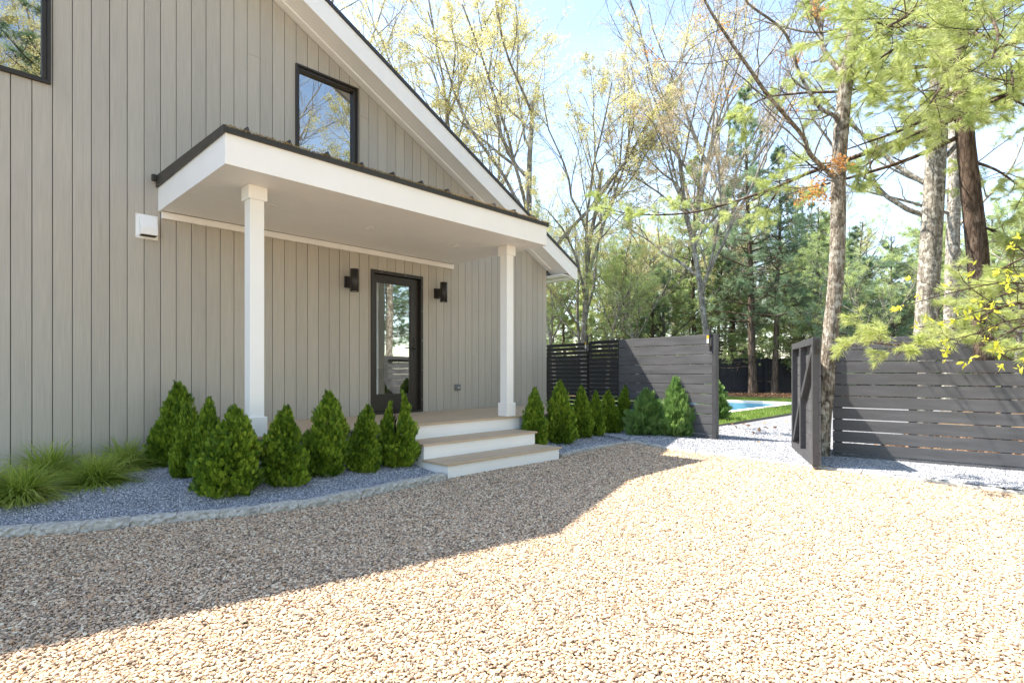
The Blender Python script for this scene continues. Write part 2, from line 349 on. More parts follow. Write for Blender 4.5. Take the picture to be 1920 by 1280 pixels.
def pine(seed, H=14, base=.25, Rmax=2.6, r=.17, nb=70, tl=.15, dens=1.0, dead=10):
    rng = np.random.default_rng(seed)
    P0, R0 = walk(np.zeros((1, 3)), np.array([[0, 0, 1.]]), np.array([H]), 16, rng, .018, .03, np.array([r]), np.array([.02]))
    R0[:, 0] *= 1.25
    t = base + (1 - base) * (np.arange(nb) + rng.random(nb)) / nb * .985
    idx = np.zeros(nb, int); p, d, rr = sample(P0, R0, idx, t)
    az = np.arange(nb) * 2.4 + rng.normal(0, .4, nb); el = R(4) + R(38) * ((t - base) / (1 - base)) ** 1.5 + rng.normal(0, .12, nb)
    dd = np.stack([np.cos(az) * np.cos(el), np.sin(az) * np.cos(el), np.sin(el)], 1)
    prof = np.minimum(1, (1 - (t - base) / (1 - base)) ** .75 * 1.05 + .05); L = Rmax * prof * rng.uniform(.55, 1.25, nb)
    P1, R1 = walk(p, dd, L, 8, rng, .07, .03, np.minimum(rr * .45, .05), np.full(nb, .008))
    P2, R2 = grow(P1, R1, 9, .18, 1, 55, 12, .42, rng, 5, .1, .04, .5, .4, flat=.5, mn=.006)
    P3, R3 = grow(P2, R2, 5, .2, 1, 50, 15, .6, rng, 3, .12, .06, .6, .5, mn=.004)
    parts = [tubes(P0, R0, 10), tubes(P1, R1, 5), tubes(P2, R2, 3), tubes(P3, R3, 3)]
    if dead:
        td = .05 + base * rng.random(dead); p, d, rr = sample(P0, R0, np.zeros(dead, int), td); az = rng.random(dead) * 6.28
        dq = np.stack([np.cos(az), np.sin(az), rng.normal(0, .15, dead)], 1); D, DR = walk(p, dq, rng.uniform(.8, 2.6, dead), 6, rng, .1, -.02, np.full(dead, .018), np.full(dead, .006))
        D2, DR2 = grow(D, DR, 3, .3, 1, 50, 10, .45, rng, 4, .12, 0, .6, .4, mn=.004); parts += [tubes(D, DR, 4), tubes(D2, DR2, 3)]
    T = []; Dn = []
    for P, Q, ts in ((P3, R3, (.4, .7, 1.)), (P2, R2, (.75, 1.)), (P1, R1, (1.,))):
        for tt in ts:
            i = np.arange(len(P)); a, b, _ = sample(P, Q, i, np.full(len(P), tt)); T.append(a); Dn.append(b)
    T = np.concatenate(T); Dn = np.concatenate(Dn)
    # whole branches thin out unevenly: clumps and gaps
    cell = np.floor(T / .9).astype(int); hsh = (np.sin(cell @ np.array([12.9898, 78.233, 37.719]) + seed) * 43758.5453) % 1
    keep = (rng.random(len(T)) < dens) & (hsh > .36); T = T[keep]; Dn = unit(Dn[keep] + np.array([0, 0, .25]))
    crown = tufts(T, Dn, tl, rng, 11, .011, 1.5, .1, .4)
    return np_mesh('pine_trunk', parts, True), np_mesh('pine_crown', [crown])

M_BARK_OAK = bark_mat('oak_bark', (.15, .135, .115), (.34, .315, .28), (.42, .41, .37), 5, .8, 2, .56)
M_BARK_PINE = bark_mat('pine_bark', (.085, .062, .048), (.24, .19, .155), None, 6)
M_BARK_MAIN = bark_mat('lichen_bark', (.10, .083, .066), (.36, .31, .25), (.46, .44, .39), 17, 1.0, 9, .54)
M_BARK_PALE = bark_mat('pale_lichen_bark', (.17, .15, .125), (.40, .37, .32), (.58, .57, .51), 14, 1.0, 11, .55)
M_BARK_RED = bark_mat('reddish_pine_bark', (.055, .038, .03), (.20, .145, .115), (.30, .26, .21), 14, 1.0, 4, .62)
M_LEAF_Y = leaf_mat('yellow_green_buds', [(.50, .45, .17), (.64, .60, .26), (.74, .71, .38), (.58, .52, .28)], .5)
M_LEAF_P = leaf_mat('pinkish_buds', [(.46, .35, .25), (.56, .47, .32), (.64, .57, .38)], .5)
M_PINE_D = leaf_mat('blue_green_needles', [(.15, .26, .16), (.27, .40, .25), (.42, .54, .35)], .5, .55)
M_PINE_M = leaf_mat('mid_green_needles', [(.28, .40, .16), (.44, .56, .26), (.60, .68, .38)], .55, .5)
M_PINE_L = leaf_mat('sunny_needles', [(.34, .43, .13), (.55, .62, .24), (.74, .78, .44)], .55, .45)
M_THUJA = leaf_mat('arborvitae_sprays', [(.035, .08, .010), (.11, .21, .022), (.28, .40, .04), (.48, .58, .08)], .35, .5)
M_CYP = leaf_mat('feathery_cypress_sprays', [(.08, .17, .05), (.18, .32, .09), (.34, .50, .17)], .35, .5)
M_GRASSY = leaf_mat('sedge_blades', [(.15, .22, .03), (.30, .42, .06), (.46, .54, .13), (.46, .40, .16)], .4, .45)
M_LAWN = leaf_mat('lawn_blades', [(.10, .18, .03), (.19, .30, .06), (.30, .40, .10)], .35, .5)
M_YEL = leaf_mat('yellow_young_leaves', [(.50, .58, .06), (.72, .72, .10), (.82, .80, .16)], .5, .35)
M_ORANGE = leaf_mat('rusty_leaf_clusters', [(.45, .16, .05), (.6, .30, .10), (.6, .40, .12)], .4)
M_SHTRUNK = bark_mat('shrub_stem', (.06, .04, .03), (.14, .10, .07), None, 30)

# ================================================================== HOUSE
WY = 7.50; CORN = 8.86; BACK = 12.6
RX = 1.12
def zt(x): return 6.32 - .508 * (x - 3.69) if x >= RX else 6.32 - .508 * (RX - 3.69) - .35 * (RX - x)
def zw(x): return zt(x) - .385
LX = -7.0
DOOR = (4.671, 5.655, .50, 2.795); WIN = (3.476, 4.445, 3.95, 5.485); WIN2 = (-.35, .85, 4.20, 5.485)
OPEN = [DOOR, WIN, WIN2]
house = empty('house', (CORN, WY, 0), 'grey house with vertical board siding, white rakes and a black roof edge', 'house')
mb = MB(); rb = random.Random(3)
k0 = -35
x = .538 + k0 * .164
while x < CORN:
    xa, xb = max(x + .0035, LX), min(x + .164 - .0035, CORN - .002)
    if xb - xa > .01 and xb > LX:
        cuts = sorted({xa, xb} | {c for o in OPEN for c in o[:2] if xa < c < xb} | ({RX} if xa < RX < xb else set()))
        joint = rb.uniform(1.4, 6) if rb.random() < .22 else None
        for a, b in zip(cuts[:-1], cuts[1:]):
            if b - a < .002: continue
            mid = (a + b) / 2; iv = [(.03, None)]
            for o in OPEN:
                if o[0] <= mid <= o[1]:
                    iv = [(.03, o[2]), (o[3], None)]
            if joint and len(iv) == 1 and joint < zw(b) - .1 and a == xa and b == xb:
                iv = [(.03, joint - .0007), (joint + .0007, None)]
            for z0, z1 in iv:
                p = [(a, z0), (b, z0), (b, zw(b) if z1 is None else z1), (a, zw(a) if z1 is None else z1)]
                if p[2][1] > z0 + .01: mb.prism(p, WY, WY + .018)
    x += .164
mb.build('siding', M_SIDE, house, .0015, 1)
# sheathing behind the boards, with the same openings
mb = MB()
xs = sorted({LX, RX, CORN - .004} | {c for o in OPEN for c in o[:2]})
for a, b in zip(xs[:-1], xs[1:]):
    mid = (a + b) / 2; iv = [(0, None)]
    for o in OPEN:
        if o[0] <= mid <= o[1]: iv = [(0, o[2]), (o[3], None)]
    for z0, z1 in iv:
        mb.prism([(a, z0), (b, z0), (b, zw(b) if z1 is None else z1), (a, zw(a) if z1 is None else z1)], WY + .019, WY + .14)
mb.build('wall_sheathing', M_GAP, house)
# side walls and back wall (with the garden window that is seen through the door)
mb = MB()
mb.box(CORN - .14, CORN, WY + .141, BACK, 0, zw(CORN) + .02)
mb.build('side_wall', M_SIDE, house)
mb = MB(); mb.box(LX, LX + .14, WY + .141, BACK, 0, zw(LX))
mb.build('side_wall', M_SIDE, house)
BW = (6.15, 7.25, 1.15, 2.75)
mb = MB()
xs = sorted({LX + .141, RX, CORN - .141, BW[0], BW[1]})
for a, b in zip(xs[:-1], xs[1:]):
    iv = [(0, BW[2]), (BW[3], None)] if BW[0] <= (a + b) / 2 <= BW[1] else [(0, None)]
    for z0, z1 in iv:
        mb.prism([(a, z0), (b, z0), (b, zw(b) if z1 is None else z1), (a, zw(a) if z1 is None else z1)], BACK - .14, BACK)
mb.build('back_wall', M_ROOM, house)
# roof
RY = 7.07
mb = MB()
top = [(-7.5, zt(-7.5)), (RX, zt(RX)), (9.37, zt(9.37))]
mb.prism(top + [(9.37, zt(9.37) - .052), (RX, zt(RX) - .055), (-7.5, zt(-7.5) - .055)], RY - .02, BACK + .4)
mb.build('roof', M_ROOF, house)
mb = MB()
tipx = 9.35
mb.prism([(RX, zt(RX) - .058), (tipx, zt(tipx) - .055), (tipx, 3.15), (9.23, 3.15), (9.1, zt(9.1) - .36), (RX, zt(RX) - .36)], RY, RY + .025)
mb.prism([(-7.45, zt(-7.45) - .058), (RX, zt(RX) - .058), (RX, zt(RX) - .36), (-7.45, zt(-7.45) - .36)], RY, RY + .025)
mb.build('rake_board', M_WHITE, house, .002)
mb = MB()
def under(x, dz): return zt(x) - .345 + dz
mb.prism([(RX, under(RX, 0)), (9.06, under(9.06, 0)), (9.06, under(9.06, .02)), (RX, under(RX, .02))], RY + .0255, WY + .02)
mb.prism([(-7.45, under(-7.45, 0)), (RX, under(RX, 0)), (RX, under(RX, .02)), (-7.45, under(-7.45, .02))], RY + .0255, WY + .02)
# flat trim along the wall
mb.prism([(RX, under(RX, -.026)), (CORN, under(CORN, -.026)), (CORN, under(CORN, -.002)), (RX, under(RX, -.002))], WY - .12, WY + .016)
# eave underside to the right, in two boards
mb.box(CORN + .001, 9.10, RY + .03, BACK, 3.19, 3.21); mb.box(9.115, 9.33, RY + .03, BACK, 3.165, 3.21)
mb.box(9.33, 9.352, RY + .026, BACK + .3, 3.15, zt(9.35) - .06)
mb.build('soffit', M_WHITE, house, .001)
# floors inside
mb = MB(); mb.box(LX + .2, CORN - .15, WY + .15, BACK - .15, .40, .53); mb.build('floor', M_DECKX, house)
mb = MB(); mb.box(LX + .2, CORN - .15, WY + .15, BACK - .15, 3.02, 3.1)
mb.box(3.2, 3.3, WY + .15, BACK - .15, .531, 3.019); mb.box(8.60, 8.70, WY + .15, BACK - .15, .531, 3.019)
mb.build('room_shell', M_ROOM, house)
def window(x0, x1, z0, z1, y, parent, name='window', fw=.058, glass=M_GLASSW, deep=.05, lay=True):
    mb = MB(); o = MB()
    for a, b, c, d in ((x0, x1, z1 - fw * .5, z1), (x0, x1, z0, z0 + fw * .5), (x0, x0 + fw * .5, z0 + fw * .5, z1 - fw * .5), (x1 - fw * .5, x1, z0 + fw * .5, z1 - fw * .5)):
        mb.box(a, b, y - .03, y + .08, c, d)
    f = mb.build(name, M_SASH, parent, .003)
    e = fw * .5 + .001
    for a, b, c, d in ((x0 + e, x1 - e, z1 - fw - .012, z1 - e), (x0 + e, x1 - e, z0 + e, z0 + fw), (x0 + e, x0 + fw, z0 + fw + .0005, z1 - fw - .0125), (x1 - fw - .012, x1 - e, z0 + fw + .0005, z1 - fw - .0125)):
        o.box(a, b, y - .005, y + .07, c, d)
    o.build('window_sash', M_SASH, f, .003)
    g = MB(); g.box(x0 + fw, x1 - fw - .012, y + deep, y + deep + .006, z0 + fw, z1 - fw - .012); g.build('window_pane', glass, f)
    return f
window(*WIN[:2], *WIN[2:], WY, house); window(*WIN2[:2], *WIN2[2:], WY, house)
window(*BW[:2], *BW[2:], BACK - .12, house, glass=M_GLASSD)
# door
x0, x1, z0, z1 = DOOR; z0 = .552
mb = MB()
mb.box(x0, x0 + .045, WY - .025, WY + .12, z0, z1); mb.box(x1 - .045, x1, WY - .025, WY + .12, z0, z1); mb.box(x0 + .046, x1 - .046, WY - .025, WY + .12, z1 - .05, z1)
mb.box(x0 + .046, x1 - .046, WY - .035, WY + .12, z0, z0 + .03)
mb.build('door_frame', M_SASH, house, .003)
dx0, dx1, dz0, dz1 = x0 + .052, x1 - .052, z0 + .036, z1 - .056; DY = WY + .045
gx0, gx1, gz0, gz1 = 4.795, 5.452, .845, 2.63
mb = MB()
mb.box(dx0, gx0, DY, DY + .045, dz0, dz1); mb.box(gx1, dx1, DY, DY + .045, dz0, dz1)
mb.box(gx0 + .0005, gx1 - .0005, DY, DY + .045, gz1, dz1); mb.box(gx0 + .0005, gx1 - .0005, DY, DY + .045, dz0, gz0)
door = mb.build('door', M_SASH, house, .002)
mb = MB()
for a, b, c, d in ((gx0 + .001, gx1 - .001, gz1 - .014, gz1 - .001), (gx0 + .001, gx1 - .001, gz0 + .001, gz0 + .014), (gx0 + .001, gx0 + .013, gz0 + .0145, gz1 - .0145), (gx1 - .013, gx1 - .001, gz0 + .0145, gz1 - .0145)):
    mb.box(a, b, DY + .006, DY + .04, c, d)
mb.build('glazing_bead', M_SASH, door)
mb = MB(); mb.box(gx0 + .013, gx1 - .013, DY + .02, DY + .026, gz0 + .014, gz1 - .014); mb.build('door_pane', M_GLASSD, door)
mb = MB(); hx = 5.53
mb.box(hx - .018, hx + .018, DY - .012, DY - .0005, 1.44, 1.78)
mb.cyl((hx, DY - .012, 1.60), (hx, DY - .06, 1.60), .012, n=14); mb.cyl((hx, DY - .052, 1.60), (hx - .07, DY - .055, 1.612), .011, .009, n=12); mb.cyl((hx - .07, DY - .055, 1.612), (hx - .13, DY - .055, 1.600), .009, .007, n=12)
mb.cyl((hx, DY - .012, 1.72), (hx, DY - .022, 1.72), .014, n=14)
mb.build('door_handle', M_BLACK, door, .002)
for sx, sz in [(x1 - .022, q) for q in (.75, 1.24, 1.73, 2.22, 2.62)] + [(4.85, z1 - .03), (5.3, z1 - .03)]:
    mb = MB(); mb.cyl((sx, WY - .0255, sz), (sx, WY - .029, sz), .006, n=10); mb.build('screw', M_STEEL, house)
# things in the room that show through the glass
sofa = empty('sofa', (6.0, 10.2, .53), 'cream sofa inside the room, low in the door glass', 'sofa')
mb = MB(); mb.box(5.45, 6.9, 9.8, 10.5, .60, .88); mb.build('seat', M_SOFA, sofa, .04, 3)
mb = MB(); mb.box(5.45, 6.9, 9.62, 9.795, .60, 1.05); mb.build('backrest', M_SOFA, sofa, .04, 3)
mb = MB(); mb.box(7.3, 8.3, BACK - .45, BACK - .145, .531, 2.4)
mb.box(7.28, 8.32, BACK - .52, BACK - .46, 1.55, 1.6)
fp = mb.build('fireplace', M_BRICKW); tag(fp, 'white painted brick chimney breast inside, seen through the door glass', 'fireplace')
fl = MB(); fl.box(7.55, 8.0, BACK - .456, BACK - .4505, .7, 1.3); fl.build('firebox', M_GAP, fp)

# wall lamps, vent, outlet
def lamp(x, label):
    o = empty('wall_lamp', (x, WY, 2.55), label, 'wall lamp', 'pair of black cylinder lamps beside the door')
    mb = MB(); mb.box(x - .055, x + .055, WY - .03, WY - .001, 2.46, 2.63); mb.build('backplate', M_BLACK, o, .004)
    mb = MB(); mb.box(x - .035, x + .035, WY - .15, WY - .031, 2.475, 2.615); mb.build('arm', M_BLACK, o, .003)
    mb = MB(); mb.cyl((x, WY - .20, 2.385), (x, WY - .20, 2.715), .061, n=40, caps=False); mb.cyl((x, WY - .2, 2.71), (x, WY - .2, 2.708), .0605, n=40); mb.cyl((x, WY - .2, 2.40), (x, WY - .2, 2.402), .0605, n=40)
    c = mb.build('lamp_shade', M_BLACK, o); s = c.modifiers.new('s', 'SOLIDIFY'); s.thickness = .003
    mb = MB(); mb.cyl((x, WY - .2, 2.392), (x, WY - .2, 2.399), .045, n=30); mb.build('lens', M_WHITE, o)
lamp(4.275, 'black cylinder wall lamp to the left of the glass door')
lamp(5.95, 'black cylinder wall lamp to the right of the glass door')
v = empty('dryer_vent', (1.71, WY, 2.88), 'white hooded vent on grey siding beside the porch roof', 'vent')
mb = MB(); mb.box(1.60, 1.825, WY - .008, WY - .0005, 2.742, 3.022); mb.build('flange', M_WHITE, v, .002)
mb = MB(); pr = [(WY - .0085, 2.99), (WY - .0085, 2.775), (WY - .115, 2.775), (WY - .115, 2.855), (WY - .06, 2.99)]
vs = [(x_, y_, z_) for x_ in (1.63, 1.80) for y_, z_ in pr]; n_ = 5
mb.add(vs, [tuple(range(5)), tuple(range(9, 4, -1))] + [(i, (i + 1) % 5, (i + 1) % 5 + 5, i + 5) for i in range(5)]); mb.build('hood', M_WHITE, v, .006)
mb = MB(); mb.box(1.64, 1.79, WY - .105, WY - .012, 2.768, 2.7745); mb.build('louvre', M_GAP, v)
for sx in (1.612, 1.813):
    for sz in (2.757, 3.007): mb = MB(); mb.cyl((sx, WY - .0085, sz), (sx, WY - .011, sz), .005, n=8); mb.build('screw', M_STEEL, v)
M_GREYBOX = simple('grey_outlet_plastic', (.14, .15, .155), .45, .05)
v = empty('outlet_box', (6.41, WY, .94), 'small grey weatherproof outlet box low on the wall behind the porch post', 'outlet')
mb = MB(); mb.box(6.35, 6.475, WY - .035, WY - .0005, .885, .995); mb.build('housing', M_GREYBOX, v, .008, 3)
mb = MB(); mb.box(6.362, 6.463, WY - .045, WY - .0355, .90, .98); mb.build('cover', M_GREYBOX, v, .006, 3)
mb = MB(); mb.box(6.39, 6.44, WY - .049, WY - .0455, .92, .95); mb.build('catch', M_STEEL, v, .002)

# ================================================================== PORCH
DZ = .549; PXL, PXR, PYF = 1.826, 6.31, 5.34; ZB, ZTOP = 3.09, 3.366
porch = empty('porch', (4.07, 6.4, 0), 'white porch with flat roof, two square posts and tan deck', 'porch')
mb = MB()
mb.box(PXL, PXR, PYF, PYF + .028, ZB - .004, ZTOP)
mb.box(PXL, PXL + .028, PYF + .029, WY - .001, ZB - .004, ZTOP); mb.box(PXR - .028, PXR, PYF + .029, WY - .001, ZB - .004, ZTOP)
mb.build('fascia', M_WHITE, porch, .002)
mb = MB(); y = PYF + .03; k = 0
while y < WY - .05:
    y2 = min(y + .0889, WY - .045); mb.box(PXL + .03, PXR - .03, y, y2 - .003, ZB + .002, ZB + .018); y = y2 
    if y2 >= WY - .045: break
mb.box(PXL + .03, PXR - .03, PYF + .03, WY - .045, ZB + .019, ZB + .03)
mb.build('ceiling_boards', M_WHITE, porch)
mb = MB(); mb.box(PXL + .03, PXR - .002, WY - .043, WY - .001, 3.008, ZB - .0045); mb.build('ledger', M_WHITE, porch, .002)
def prt(y): return 3.423 + .07 * (y - (PYF - .03)) / (WY - PYF)
mb = MB()
def slab(x0, x1, y0, y1, za, zb_, th):
    vs = [(x0, y0, za - th), (x1, y0, za - th), (x1, y1, zb_ - th), (x0, y1, zb_ - th), (x0, y0, za), (x1, y0, za), (x1, y1, zb_), (x0, y1, zb_)]
    mb.add(vs, [(0, 3, 2, 1), (4, 5, 6, 7), (0, 1, 5, 4), (1, 2, 6, 5), (2, 3, 7, 6), (3, 0, 4, 7)])
slab(PXL - .004, PXR + .004, PYF - .01, WY - .001, prt(PYF) - .004, prt(WY) - .004, .03)
mb.build('metal_roof', M_ROOF, porch)
mb = MB()
def wedge(x0, x1):
    mb.add([(x_, y_, z_) for x_ in (x0, x1) for y_, z_ in ((PYF - .026, ZTOP - .004), (WY - .001, ZTOP - .002), (WY - .001, prt(WY) + .003), (PYF - .026, prt(PYF) + .003))], [(0, 1, 2, 3), (7, 6, 5, 4), (0, 4, 5, 1), (1, 5, 6, 2), (2, 6, 7, 3), (3, 7, 4, 0)])
mb.box(PXL - .020, PXR + .020, PYF - .024, PYF - .001, ZTOP - .002, 3.414); 
wedge(PXL - .026, PXL - .001); wedge(PXR + .001, PXR + .026)
mb.box(PXL - .07, PXL - .027, WY - .045, WY - .001, 3.43, 3.50)
mb.build('drip_edge', M_EDGE, porch, .002)
first = None
for i in range(12):
    sx = 1.627 + .402 * i
    if sx < PXL: continue
    if sx > PXR - .02: break
    if first is None:
        mb = MB(); y0, y1 = PYF - .012, WY - .003
        vs = [(sx - .012, y0, prt(y0)), (sx + .012, y0, prt(y0)), (sx + .005, y0 + .03, prt(y0) + .064), (sx - .005, y0 + .03, prt(y0) + .064),
              (sx - .012, y1, prt(y1)), (sx + .012, y1, prt(y1)), (sx + .005, y1, prt(y1) + .06), (sx - .005, y1, prt(y1) + .06)]
        mb.add(vs, [(0, 1, 2, 3), (4, 7, 6, 5), (0, 4, 5, 1), (1, 5, 6, 2), (2, 6, 7, 3), (3, 7, 4, 0)]); first = mb.build('roof_seam', M_BLACK, porch); fx = sx
    else:
        c = first.copy(); COL.objects.link(c); c.parent = porch; c.location.x += sx - fx
# pine litter caught along the porch roof edge
M_LITT = leaf_mat('dry_catkins', [(.10, .06, .02), (.30, .20, .07), (.45, .33, .12)], .1, .8)
rg = np.random.default_rng(12); N = 9000
lx = rg.uniform(PXL, PXR, N); ly = PYF - .02 + rg.exponential(.05, N); lp = np.stack([lx, ly, 3.424 + .04 * (ly - PYF) + rg.uniform(0, .012, N)], 1)
V_, F_ = leaves(lp, rg.normal(0, 1, (N, 3)) * np.array([1, 1, .2]), .014, rg, 1, .001, .5, 0)
ol = link('roof_litter', np_mesh('litter', [(V_, F_)]), M_LITT); tag(ol, 'dry brown catkin litter along the front edge of the porch roof', 'litter', kind='stuff')
def column(cx, cy, label=None):
    mb = MB(); mb.box(cx - .071, cx + .071, cy - .071, cy + .071, DZ + .2, 2.951); c = mb.build('column', M_WHITE, porch, .003)
    mb = MB(); mb.box(cx - .094, cx + .094, cy - .094, cy + .094, DZ + .001, DZ + .2); mb.build('column_base', M_WHITE, c, .003)
    mb = MB(); mb.box(cx - .094, cx + .094, cy - .094, cy + .094, 2.95, ZB - .0002); mb.build('column_capital', M_WHITE, c, .003)
column(2.279, 5.844); column(5.98, 5.844)
for px, py in ((505, 385), (691, 427), (853, 461)):
    g = G(px, py, ZB)
    mb = MB()
    n_ = 32; ri, ro = .042, .062
    vs = [(g.x + math.cos(t) * r_, g.y + math.sin(t) * r_, z_) for r_, z_ in ((ro, ZB + .001), (ro - .004, ZB - .006), (ri, ZB - .006), (ri, ZB + .001)) for t in [6.28318 * i / n_ for i in range(n_)]]
    mb.add(vs, [(a * n_ + i, a * n_ + (i + 1) % n_, (a + 1) * n_ + (i + 1) % n_, (a + 1) * n_ + i) for a in range(3) for i in range(n_)], True)
    dl = mb.build('downlight', M_WHITE, porch)
    mb = MB(); mb.cyl((g.x, g.y, ZB + .0005), (g.x, g.y, ZB - .002), ri, n=n_); mb.build('diffuser', simple('frosted_lens', (.9, .88, .82), .3), dl)
# deck
DXL, DXR, DYF = 2.10, 8.82, 5.717
mb = MB(); y = DYF + .145; mb.box(DXL, 7.05, DYF, DYF + .14, DZ - .028, DZ)
while y < WY - .03:
    y2 = min(y + .14, WY - .006); mb.box(DXL + .142, min(DXR, 7.05 + (y - DYF) * 1.42), y, y2 - .005, DZ - .028, DZ - .0006); y = y2 + .0
mb.box(DXL, DXL + .138, DYF + .143, WY - .006, DZ - .028, DZ)
mb.build('deck_boards', M_DECKX, porch, .003)
mb = MB(); mb.box(DXL + .02, 7.03, DYF + .025, DYF + .045, .0, DZ - .029); mb.box(DXL + .02, DXL + .04, DYF + .046, WY - .002, 0, DZ - .029); mb.box(DXR - .04, DXR - .02, 7.0, WY - .002, 0, DZ - .029)
mb.box(0, 2.16, 0, .02, 0, DZ - .029, Matrix.Translation((7.03, DYF + .03, 0)) @ Matrix.Rotation(math.atan2(1.24, 1.76), 4, 'Z'))
mb.build('deck_skirt', M_CONC, porch)

# steps
st = empty('entry_steps', (5, 5.2, 0), 'wide white porch steps with tan board treads', 'steps')
SX0, SX1 = 4.015, 5.995
def riser(x0, x1, yf, z0, z1, yb):
    mb = MB(); mb.box(x0, x1, yf, yf + .02, z0, z1); mb.box(x0, x0 + .02, yf + .0205, yb, z0, z1); mb.box(x1 - .02, x1, yf + .0205, yb, z0, z1); mb.build('riser', M_WHITE2, st, .0015)
def tread(x0, x1, yf, yb, z):
    mb = MB(); mb.box(x0, x1, yf, yf + .135, z - .026, z); mb.box(x0, x0 + .135, yf + .138, yb, z - .026, z); mb.box(x1 - .135, x1, yf + .138, yb, z - .026, z)
    y = yf + .138; n_ = max(1, round((yb - y) / .14)); s_ = (yb - y) / n_
    for i in range(n_): mb.box(x0 + .138, x1 - .138, y + i * s_, y + (i + 1) * s_ - .004, z - .026, z - .0005)
    mb.build('tread', M_DECKX, st, .003)
Y1, Y2 = 4.825, 5.271
riser(SX0, SX1, Y1 + .025, -.02, .147, Y2 + .02); tread(SX0 - .026, SX1 + .03, Y1, Y2 + .023, .173)
riser(SX0, SX1, Y2 + .025, .0, .329, DYF + .02); tread(SX0 - .026, SX1 + .03, Y2, DYF + .023, .355)
mb = MB(); mb.box(SX0 - .15, SX1 + .15, DYF + .024 - .001, DYF + .0245, .356, DZ - .0285); mb.build('top_riser', M_WHITE2, st)

# ================================================================== GROUND
M_FLOOR = gravel_ground('leaf_litter_floor', [(.10, .075, .05), (.20, .13, .08), (.30, .19, .11), (.16, .15, .07)], 14, .8, .02)
M_DRIVE = gravel_ground('beige_gravel', [(.20, .165, .125), (.46, .40, .30), (.40, .31, .20), (.60, .54, .44)], 62, 1, .01)
M_BEDG = gravel_ground('blue_grey_chips', [(.12, .13, .155), (.28, .30, .34), (.42, .44, .475), (.20, .22, .25)], 95, 1, .008)
M_LAWNG = gravel_ground('lawn_soil', [(.08, .13, .03), (.13, .20, .05), (.18, .26, .07)], 60, .7, .02)
M_WATER, n_, l_, b_ = new_mat('pool_water'); b_.inputs['Base Color'].default_value = (.05, .20, .30, 1); b_.inputs['Roughness'].default_value = .05
x_ = noise(n_, l_, 3, 3); bump(n_, l_, x_.outputs['Fac'], .15, .02, b_)
M_LINER = simple('pool_liner', (.13, .34, .42), .5, .04)
M_COPE = simple('pool_coping', (.62, .60, .57), .7, .06)
PX0, PX1, PY0, PY1 = 12.5, 22.4, 6.75, 11.2
def sheet(name, rects, z, mat, label=None):
    xs = sorted({r[0] for r in rects} | {r[1] for r in rects}); ys = sorted({r[2] for r in rects} | {r[3] for r in rects})
    vid = {}; v = []; f = []
    def V(i, j):
        if (i, j) not in vid: vid[(i, j)] = len(v); v.append((xs[i], ys[j], z))
        return vid[(i, j)]
    for i in range(len(xs) - 1):
        for j in range(len(ys) - 1):
            mx_, my_ = (xs[i] + xs[i + 1]) / 2, (ys[j] + ys[j + 1]) / 2
            if any(r[0] < mx_ < r[1] and r[2] < my_ < r[3] for r in rects): f.append((V(i, j), V(i + 1, j), V(i + 1, j + 1), V(i, j + 1)))
    me = bpy.data.meshes.new(name); me.from_pydata(v, [], f); o = link(name, me, mat); return tag(o, kind='structure')
def frame_rects(x0, x1, y0, y1, hx0, hx1, hy0, hy1):
    return [(x0, hx0, y0, y1), (hx1, x1, y0, y1), (hx0, hx1, y0, hy0), (hx0, hx1, hy1, y1)]
sheet('ground', frame_rects(-300, 400, -300, 400, PX0, PX1, PY0, PY1), -.03, M_FLOOR)
sheet('lawn', frame_rects(10.2, 25.6, 5.05, 16, PX0 - .3, PX1 + .3, PY0 - .3, PY1 + .3), .05, M_LAWNG)
mb = MB()
for r in frame_rects(PX0 - .3, PX1 + .3, PY0 - .3, PY1 + .3, PX0, PX1, PY0, PY1): mb.box(*r, -.02, .075)
tag(mb.build('pool_coping', M_COPE), kind='structure')
mb = MB()
mb.box(PX0 - .05, PX1 + .05, PY0 - .05, PY1 + .05, -1.5, -1.45)
for r in frame_rects(PX0 - .1, PX1 + .1, PY0 - .1, PY1 + .1, PX0 + .001, PX1 - .001, PY0 + .001, PY1 - .001): mb.box(*r, -1.449, -.021)
tag(mb.build('pool_basin', M_LINER), kind='structure')
sheet('water', [(PX0 + .002, PX1 - .002, PY0 + .002, PY1 - .002)], -.24, M_WATER)

KL = [(-260, 1030), (0, 1010), (77, 1003), (157, 998), (240, 989), (310, 982), (387, 976), (463, 970), (517, 962), (577, 954), (640, 943), (700, 930), (757, 917), (811, 906), (836, 900)]
KR = [(1054, 857), (1083, 850.5), (1104, 847), (1129, 841), (1156, 836.5), (1177, 832), (1200, 832), (1221, 836), (1242, 839.6), (1277, 845), (1333, 853), (1396, 860.4), (1490, 872), (1545, 878), (1600, 886), (1727, 901), (1800, 910), (1920, 925), (2200, 962)]
def resample(pts, step):
    pts = [Vector(p[:2]) for p in pts]; out = [pts[0]]; acc = 0
    for a, b in zip(pts[:-1], pts[1:]):
        L = (b - a).length; t = step - acc
        while t <= L: out.append(a.lerp(b, t / L)); t += step
        acc = L - (t - step)
    out.append(pts[-1]); return out
kl = [G(*p) for p in KL]; kr = [G(*p) for p in KR]
rk = random.Random(5)
